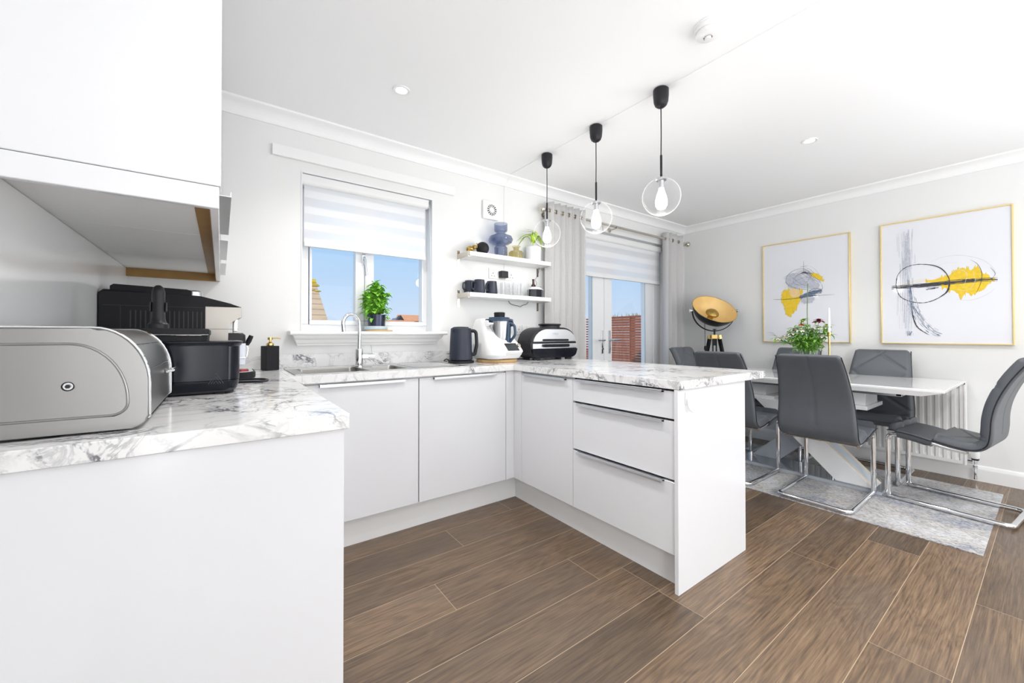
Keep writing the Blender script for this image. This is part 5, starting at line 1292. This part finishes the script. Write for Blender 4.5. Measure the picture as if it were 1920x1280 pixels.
def ribbon(bm, pts, w0, w1=None, k=6, jit=0, taper=True, off=(0, 0)):
    P = cr([(0, p[0]+off[0], p[1]+off[1]) for p in pts], k); x = lay(); T = bmesh.new(); L_ = []; R_ = []; n = len(P)
    for i, p in enumerate(P):
        d = (P[min(i+1, n-1)]-P[max(i-1, 0)]).normalized(); nn = Vector((0, -d.z, d.y)); q = i/(n-1)
        w_ = (w0+((w1 if w1 is not None else w0)-w0)*q)*(.25+.75*math.sin(PI*min(1, max(0, q*.94+.03))) if taper else 1)*(1+jit*rA.uniform(-1, 1))*.5
        L_.append(T.verts.new((x, *(p+nn*w_).yz))); R_.append(T.verts.new((x, *(p-nn*w_).yz)))
    for i in range(n-1): T.faces.new((L_[i], L_[i+1], R_[i+1], R_[i]))
    merge(bm, T)
def blob(bm, pts, spikes=0, sl=.03, sw=.006):
    x = lay(); T = bmesh.new(); P = cr([(0, *p) for p in pts], 5, closed=True)
    cy = sum(p.y for p in P)/len(P); cz = sum(p.z for p in P)/len(P)
    V = [T.verts.new((x, p.y+(p.y-cy)*rA.uniform(-.04, .04), p.z+(p.z-cz)*rA.uniform(-.10, .06))) for p in P]
    bmesh.ops.triangle_fill(T, use_beauty=True, edges=[T.edges.new((V[i], V[(i+1) % len(V)])) for i in range(len(V))])
    merge(bm, T)
    for k in range(spikes):
        p = P[rA.randrange(len(P))]; s_ = 1 if p.z > cz else -1; L_ = rA.uniform(.3, 1)*sl; x = lay()*1.0; w_ = sw*rA.uniform(.5, 1.5); T = bmesh.new()
        A = [T.verts.new((x, p.y-w_, p.z-s_*.012)), T.verts.new((x, p.y+w_, p.z-s_*.012)), T.verts.new((x, p.y+rA.uniform(-w_, w_), p.z+s_*L_))]; T.faces.new(A); merge(bm, T)
def dry(bm, pts, width, n, w_, seg=.05, dens=.6):
    """dry brush: short bristle marks along a path"""
    P = cr([(0, *p) for p in pts], 10)
    for k in range(n):
        i = rA.randrange(len(P)-4); o_ = rA.gauss(0, .35)*width; m = rA.randrange(3, 9); sub = P[i:i+m]
        if len(sub) < 2: continue
        d = (sub[-1]-sub[0]).normalized(); nn = Vector((0, -d.z, d.y))*o_
        x = AX+.0016; T = bmesh.new(); ww = w_*rA.uniform(.3, 1); x = AX+.0017-rA.random()*.0005
        pl = [q+nn for q in sub]; A = []; B = []
        for q in pl: A.append(T.verts.new((x, q.y-nn.normalized().y*ww if nn.length else q.y, q.z-(nn.normalized().z*ww if nn.length else 0)))); B.append(T.verts.new((x, q.y+nn.normalized().y*ww if nn.length else q.y, q.z+(nn.normalized().z*ww if nn.length else 0))))
        for a in range(len(A)-1): T.faces.new((A[a], A[a+1], B[a+1], B[a]))
        merge(bm, T)
def pobj(bm, m, par, nm='brushwork'): o_ = obj(nm, bm, m, par, smooth=False); return o_
t2, s2 = picture('large framed abstract print with a yellow cloud and black ring, right-hand one', .176, .892, 1.023, 2.043)
bm = N(); dry(bm, ART['col'], .045, 150, .0012); dry(bm, [(.77, 1.95), (.765, 1.5), (.77, 1.15)], .05, 40, .0008); ribbon(bm, ART['faint1'], .002); ribbon(bm, ART['faint2'], .002); ribbon(bm, [(.61, 1.61), (.52, 1.66), (.44, 1.655)], .001); pobj(bm, 'greypaint', s2, 'grey_wash')
bm = N(); blob(bm, ART['blob'], 46, .03, .006); dry(bm, [(.80, 1.51), (.6, 1.54), (.3, 1.53)], .02, 20, .001); pobj(bm, 'yellow', s2, 'yellow_cloud')
bm = N(); dry(bm, ART['blue'], .040, 90, .0014); dry(bm, [(.725, 1.56), (.71, 1.42), (.70, 1.30)], .02, 60, .0012); dry(bm, [(.72, 1.13), (.72, 1.09)], .03, 30, .0012); pobj(bm, 'bluegrey', s2, 'blue_strokes')
bm = N(); ribbon(bm, ART['ring'], .0042, .0042, jit=.5, taper=False); ribbon(bm, ART['ring'][4:9], .009, .006); ribbon(bm, ART['ring'][8:12], .011, .008, jit=.3); ribbon(bm, ART['faint3'], .0025)
ribbon(bm, ART['bar'], .020, .016, jit=.35); ribbon(bm, ART['bar'], .006, .004, off=(0, .012), jit=.5); ribbon(bm, ART['bar'], .006, .004, off=(0, -.012), jit=.5); dry(bm, ART['bar'], .022, 70, .0014); dry(bm, [(.62, 1.47), (.55, 1.475)], .03, 20, .0014)
ribbon(bm, ART['curve'], .010, .005, jit=.25); ribbon(bm, [(.275, 1.52), (.262, 1.55), (.285, 1.60)], .002); pobj(bm, 'ink', s2, 'black_lines')
bm = N(); ribbon(bm, [(.50, 1.57), (.44, 1.60), (.40, 1.56), (.42, 1.46)], .002); ribbon(bm, [(.46, 1.45), (.40, 1.44), (.36, 1.50), (.37, 1.58)], .0016); pobj(bm, 'paper', s2, 'white_scratches')
t1, s1 = picture('framed abstract print with small yellow patches, left-hand one behind the flowers', 1.097, 1.818, 1.024, 2.030)
bm = N(); blob(bm, [(p[0]*.97+.045, p[1]*.97+.05) for p in ART['patch']], 0); blob(bm, ART['p2'], 10, .02, .01); dry(bm, [(1.6, 1.62), (1.5, 1.66), (1.35, 1.56)], .10, 160, .0018); pobj(bm, 'greypaint', s1, 'grey_wash')
bm = N(); blob(bm, ART['yl'], 26, .03, .010); blob(bm, ART['ys'], 16, .016, .005); pobj(bm, 'yellow', s1, 'yellow_patches')
bm = N(); blob(bm, [(1.575, 1.545), (1.50, 1.545), (1.485, 1.49), (1.55, 1.47)], 6, .01, .006); pobj(bm, 'peach', s1, 'peach_patch')
bm = N(); ribbon(bm, ART['thick1'], .045, .02, jit=.35); dry(bm, ART['thick1'], .04, 80, .0016); dry(bm, [(1.55, 1.455), (1.35, 1.475)], .03, 40, .0014); pobj(bm, 'bluegrey', s1, 'blue_strokes')
bm = N(); ribbon(bm, ART['bar1'], .006, .003, jit=.3); ribbon(bm, ART['loop1'], .0018, taper=False, jit=.5); ribbon(bm, ART['loop2'], .0016, taper=False, jit=.5); ribbon(bm, ART['loop3'], .0026, taper=False, jit=.4); ribbon(bm, ART['mast'], .002); ribbon(bm, ART['mast2'], .0022); ribbon(bm, [(1.48, 1.705), (1.43, 1.70), (1.395, 1.69)], .006)
dry(bm, [(1.60, 1.60), (1.45, 1.72), (1.34, 1.58)], .06, 50, .0008)
ribbon(bm, [(1.61, 1.57), (1.52, 1.63), (1.42, 1.66), (1.33, 1.60)], .0014); ribbon(bm, [(1.58, 1.70), (1.48, 1.60), (1.38, 1.56)], .0014); pobj(bm, 'ink', s1, 'black_lines')

# ------------------------------------------------------------------ tripod lamp
lx, ly = 4.30, 2.178
t = thing('tripod_lamp', 'black tripod floor lamp with a gold-lined dish, in the corner by the curtain', 'floor lamp', (lx, ly, 0))
nrm = Vector((-.339, -.571, .747)).normalized(); cz = 1.372; C_ = Vector((lx-.005, ly, cz))
ax = Vector((.86, -.51, 0)).normalized()
q = nrm.to_track_quat('Z', 'Y').to_matrix().to_4x4(); q.translation = C_
R = .229
bm = N(); prf = [(0, -.165), (.05, -.160), (.11, -.140), (.165, -.103), (.202, -.056), (.222, -.012), (R, .010)]
lathe(bm, prf+[(R-.001, .012), (R-.003, .010)]+[(max(0, r-.004), z+.003) for r, z in reversed(prf[:-1])], mx=q, n=56)
for f in bm.faces: pass
sh = obj('dish_outer', bm, 'black', t, angle=60)
bm = N(); lathe(bm, [(max(0, r-.006), z+.006) for r, z in prf[:-1]]+[(R-.0035, .0105)], mx=q, n=56); obj('gold_lining', bm, 'goldleaf', sh, angle=60)
bm = N(); lathe(bm, [(R-.004, .009), (R+.002, .009), (R+.002, .013), (R-.004, .013)], mx=q, n=56, closed=True); obj('rim', bm, 'brass', sh)
bm = N(); lathe(bm, [(0, -.16), (.03, -.16), (.03, -.09), (.066, -.06), (.068, -.050), (.064, -.040), (.045, -.022), (0, -.012)], mx=q, n=32); obj('bulb_shield', bm, 'bronze', sh)
bm = N(); pts = []
for i in range(25):
    a = PI+PI*i/24; pts.append(C_+Vector((0, 0, -.015))+ax*(R+.018)*math.cos(a)+Vector((0, 0, 1))*(R-.012)*math.sin(a))
tube(bm, pts, .009, 10, flat=.5); yk = obj('yoke', bm, 'black', t)
for s_ in (-1, 1):
    bm = N(); p = C_+Vector((0, 0, -.015))+ax*s_*(R+.01); tube(bm, [p-ax*s_*.03, p+ax*s_*.022], .008, 10); tube(bm, [p+ax*s_*.020, p+ax*s_*.040], .017, 14); obj('pivot_knob', bm, 'chrome', yk)
hz = cz-.015-(R-.012)
bm = N(); tube(bm, [(lx, ly, hz-.05), (lx, ly, hz+.02)], .010, 12); lathe(bm, [(0, 0), (.022, .002), (.022, .008), (0, .012)], (lx, ly, hz+.012), 16); obj('swivel', bm, 'black', t)
bm = N(); lathe(bm, [(0, 0), (.045, 0), (.048, .006), (.048, .030), (.040, .036), (0, .036)], (lx, ly, hz-.080), 6); obj('hub', bm, 'brass', t)
v0 = Vector((-.892, -.451, 0))
for k in range(3):
    d = Matrix.Rotation(k*2*PI/3, 3, 'Z') @ v0; sd = Vector((-d.y, d.x, 0))
    top = Vector((lx, ly, hz-.055))+d*.050; bot = Vector((lx, ly, .0))+d*.27; dr = (bot-top).normalized(); nn = sd.cross(dr).normalized()
    def plank(bm, a, b, w_, th, off=0):
        T = bmesh.new(); V = []
        for p in (a, b):
            for (u_, v_) in ((-1, -1), (1, -1), (1, 1), (-1, 1)): V.append(T.verts.new(p+sd*(off+u_*w_/2)+nn*v_*th/2))
        for f_ in ((3, 2, 1, 0), (4, 5, 6, 7), (0, 1, 5, 4), (1, 2, 6, 5), (2, 3, 7, 6), (3, 0, 4, 7)): T.faces.new([V[i] for i in f_])
        merge(bm, T)
    bm = N(); end = top+dr*((bot-top).length-.012)
    plank(bm, top+dr*.02, end, .014, .020, -.016); plank(bm, top+dr*.02, end, .014, .020, .016); plank(bm, top+dr*.02, top+dr*.10, .046, .020); plank(bm, top+dr*.75, end, .046, .020)
    lg = obj('leg', bm, 'blackmt', t, smooth=False)
    bm = N(); plank(bm, top-dr*.012, top+dr*.030, .050, .026); obj('leg_bracket', bm, 'brass', lg, smooth=False)
    bm = N(); b_ = bot-dr*.012; tube(bm, [b_-dr*.01, Vector((b_.x, b_.y, .001))], .008, 8); obj('foot', bm, 'brass', lg)
cp = C_-rv*.09
bm = N(); tube(bm, cr([C_-nrm*.13-rv*.05, (cp.x, cp.y, 1.10), (cp.x+.002, cp.y, .98)], 5), .003, 6); tube(bm, cr([(cp.x+.002, cp.y, .93), (cp.x+.005, cp.y+.01, .6), (cp.x, cp.y+.02, .005)], 5), .003, 6)
cdn = obj('lamp_cord', bm, 'black', t)
bm = N(); ball(bm, (cp.x+.002, cp.y, .955), .014, (1, .8, 2.0)); obj('cord_switch', bm, 'black', cdn)

# ------------------------------------------------------------------ outside
GZ = -.30
bm = N(); box(bm, -30, 40, 2.96, 60, GZ-.1, GZ); single('patio', bm, 'patio', 'pale paved garden ground beyond the windows', 'ground', (5, 20, GZ), smooth=False)['kind'] = 'structure'
t = thing('slatted_fence', 'red-brown horizontal slat fence beyond the glazed doors', 'fence', (6.05, 5.6, GZ))
def fpanel(y0, y1, ztop, pitch, gap):
    bm = N(); z = ztop; k = 0
    while z > GZ+.05:
        dz = rb.uniform(-.0015, .0015)
        box(bm, 6.0, 6.018, y0, y1, z-pitch+gap+dz, z+dz); z -= pitch
    obj('slat_panel', bm, 'fence', t, smooth=False)
fpanel(3.2, 4.56, 1.445, .047, .005); fpanel(4.57, 5.55, 1.440, .047, .005)
bm = N(); z = 1.425
while z > .85: box(bm, 6.0, 6.018, 5.60, 7.9, z-.030, z); z -= .050
while z > GZ+.05: box(bm, 6.0, 6.018, 5.60, 7.9, z-.042, z); z -= .047
obj('slat_panel', bm, 'fence', t, smooth=False)
for y_ in (3.2, 4.53, 5.52, 6.7, 7.9):
    bm = N(); box(bm, 6.019, 6.09, y_, y_+.06, GZ, 1.42); obj('post', bm, 'darkwood', t, smooth=False)
bm = N()
for k in range(60):
    y_ = rb.uniform(4.6, 5.5); leafm(bm, (6.25, y_, rb.uniform(1.38, 1.42)), (rb.uniform(-.3, .3), rb.uniform(-.6, .6), 1), (1, 0, 0), rb.uniform(.05, .14), .012)
for k in range(14):
    y_ = rb.uniform(4.6, 5.5); tube(bm, [(6.25, y_, GZ), (6.25, y_, 1.42)], .004, 5)
tag(single('tall_grass', bm, 'grass', 'wispy dry grass tops showing above the slatted fence', 'grass', (6.25, 5.0, GZ)), kind='stuff')
# left house: gable roof seen through the left pane
t = thing('house', 'tan tiled house roof with yellow moss, seen through the left window pane', 'house', (-1, 13, GZ))
rg_y, rg_z, pit = 13.0, 2.65, math.tan(math.radians(34.8))
def gable(x0, x1, yr, zr, depth, pit, th=.12):
    T = bmesh.new(); out = N()
    e = depth*pit
    prism(out, [(yr, zr), (yr-depth, zr-e), (yr-depth, zr-e-th), (yr, zr-th), (yr+depth, zr-e-th), (yr+depth, zr-e)], 'x', x0, x1); return out
obj('roof', gable(-4, 2.275, rg_y, rg_z, 3.4, pit), 'rooftan', t, smooth=False)
bm = N(); box(bm, -3.8, 2.1, 10.0, 16.0, GZ, .45); prism(bm, [(10.0, .45), (16, .45), (13, 2.5)], 'x', -3.8, 2.1); obj('walls', bm, 'brick', t, smooth=False)
bm = N()
for k in range(70):
    d = abs(rb.gauss(0, .28)); x_ = rb.uniform(1.2, 2.26)
    if d > .75: continue
    ball(bm, (x_, rg_y-d, rg_z-d*pit+.005), rb.uniform(.03, .09), (1.2, 1, .35), n=8)
tube(bm, [(1.0, rg_y, rg_z+.03), (2.27, rg_y, rg_z+.02)], .09, 8)
tag(obj('moss', bm, 'moss', t), kind='stuff')
t = thing('house', 'low orange tiled house roof seen through the right window pane', 'house', (9, 20, GZ))
obj('roof', gable(6.0, 13, 20.0, 1.86, 2.2, .42), 'rooforange', t, smooth=False)
bm = N(); box(bm, 6.2, 12.8, 18.2, 21.8, GZ, .95); obj('walls', bm, 'brick', t, smooth=False)
t = thing('house', 'orange tiled house with a dark pointed dormer, farther behind the low roof', 'house', (11, 26, GZ))
obj('roof', gable(9.55, 17, 26.0, 2.46, 3, .5), 'rooforange', t, smooth=False)
bm = N(); box(bm, 9.7, 16.8, 23.4, 28.6, GZ, 1.0); obj('walls', bm, 'brick', t, smooth=False)
def dorm(x, y, w_, zt, zb, th): return [(x-w_, zb), (x, zt), (x+w_, zb), (x+w_-th*1.3, zb), (x, zt-th*1.4), (x-w_+th*1.3, zb)]
bm = N(); prism(bm, dorm(9.02, 24, .36, 2.32, 1.80, .13), 'y', 24.0, 24.4); obj('dormer_edge', bm, 'black', t, smooth=False)
bm = N(); prism(bm, [(8.72, 1.78), (9.02, 2.18), (9.32, 1.78)], 'y', 24.05, 25.5); obj('dormer', bm, 'bluegrey', t, smooth=False)
bm = N(); z = 1.74
while z > GZ: box(bm, 7.32, 8.6, 17.6, 17.63, z-.085, z); z -= .10
box(bm, 7.3, 8.62, 17.64, 17.70, GZ, 1.73)
single('garden_screen', bm, 'darkwood', 'small dark brown slatted screen in front of the orange roof', 'fence', (7.95, 17.6, GZ), smooth=False)
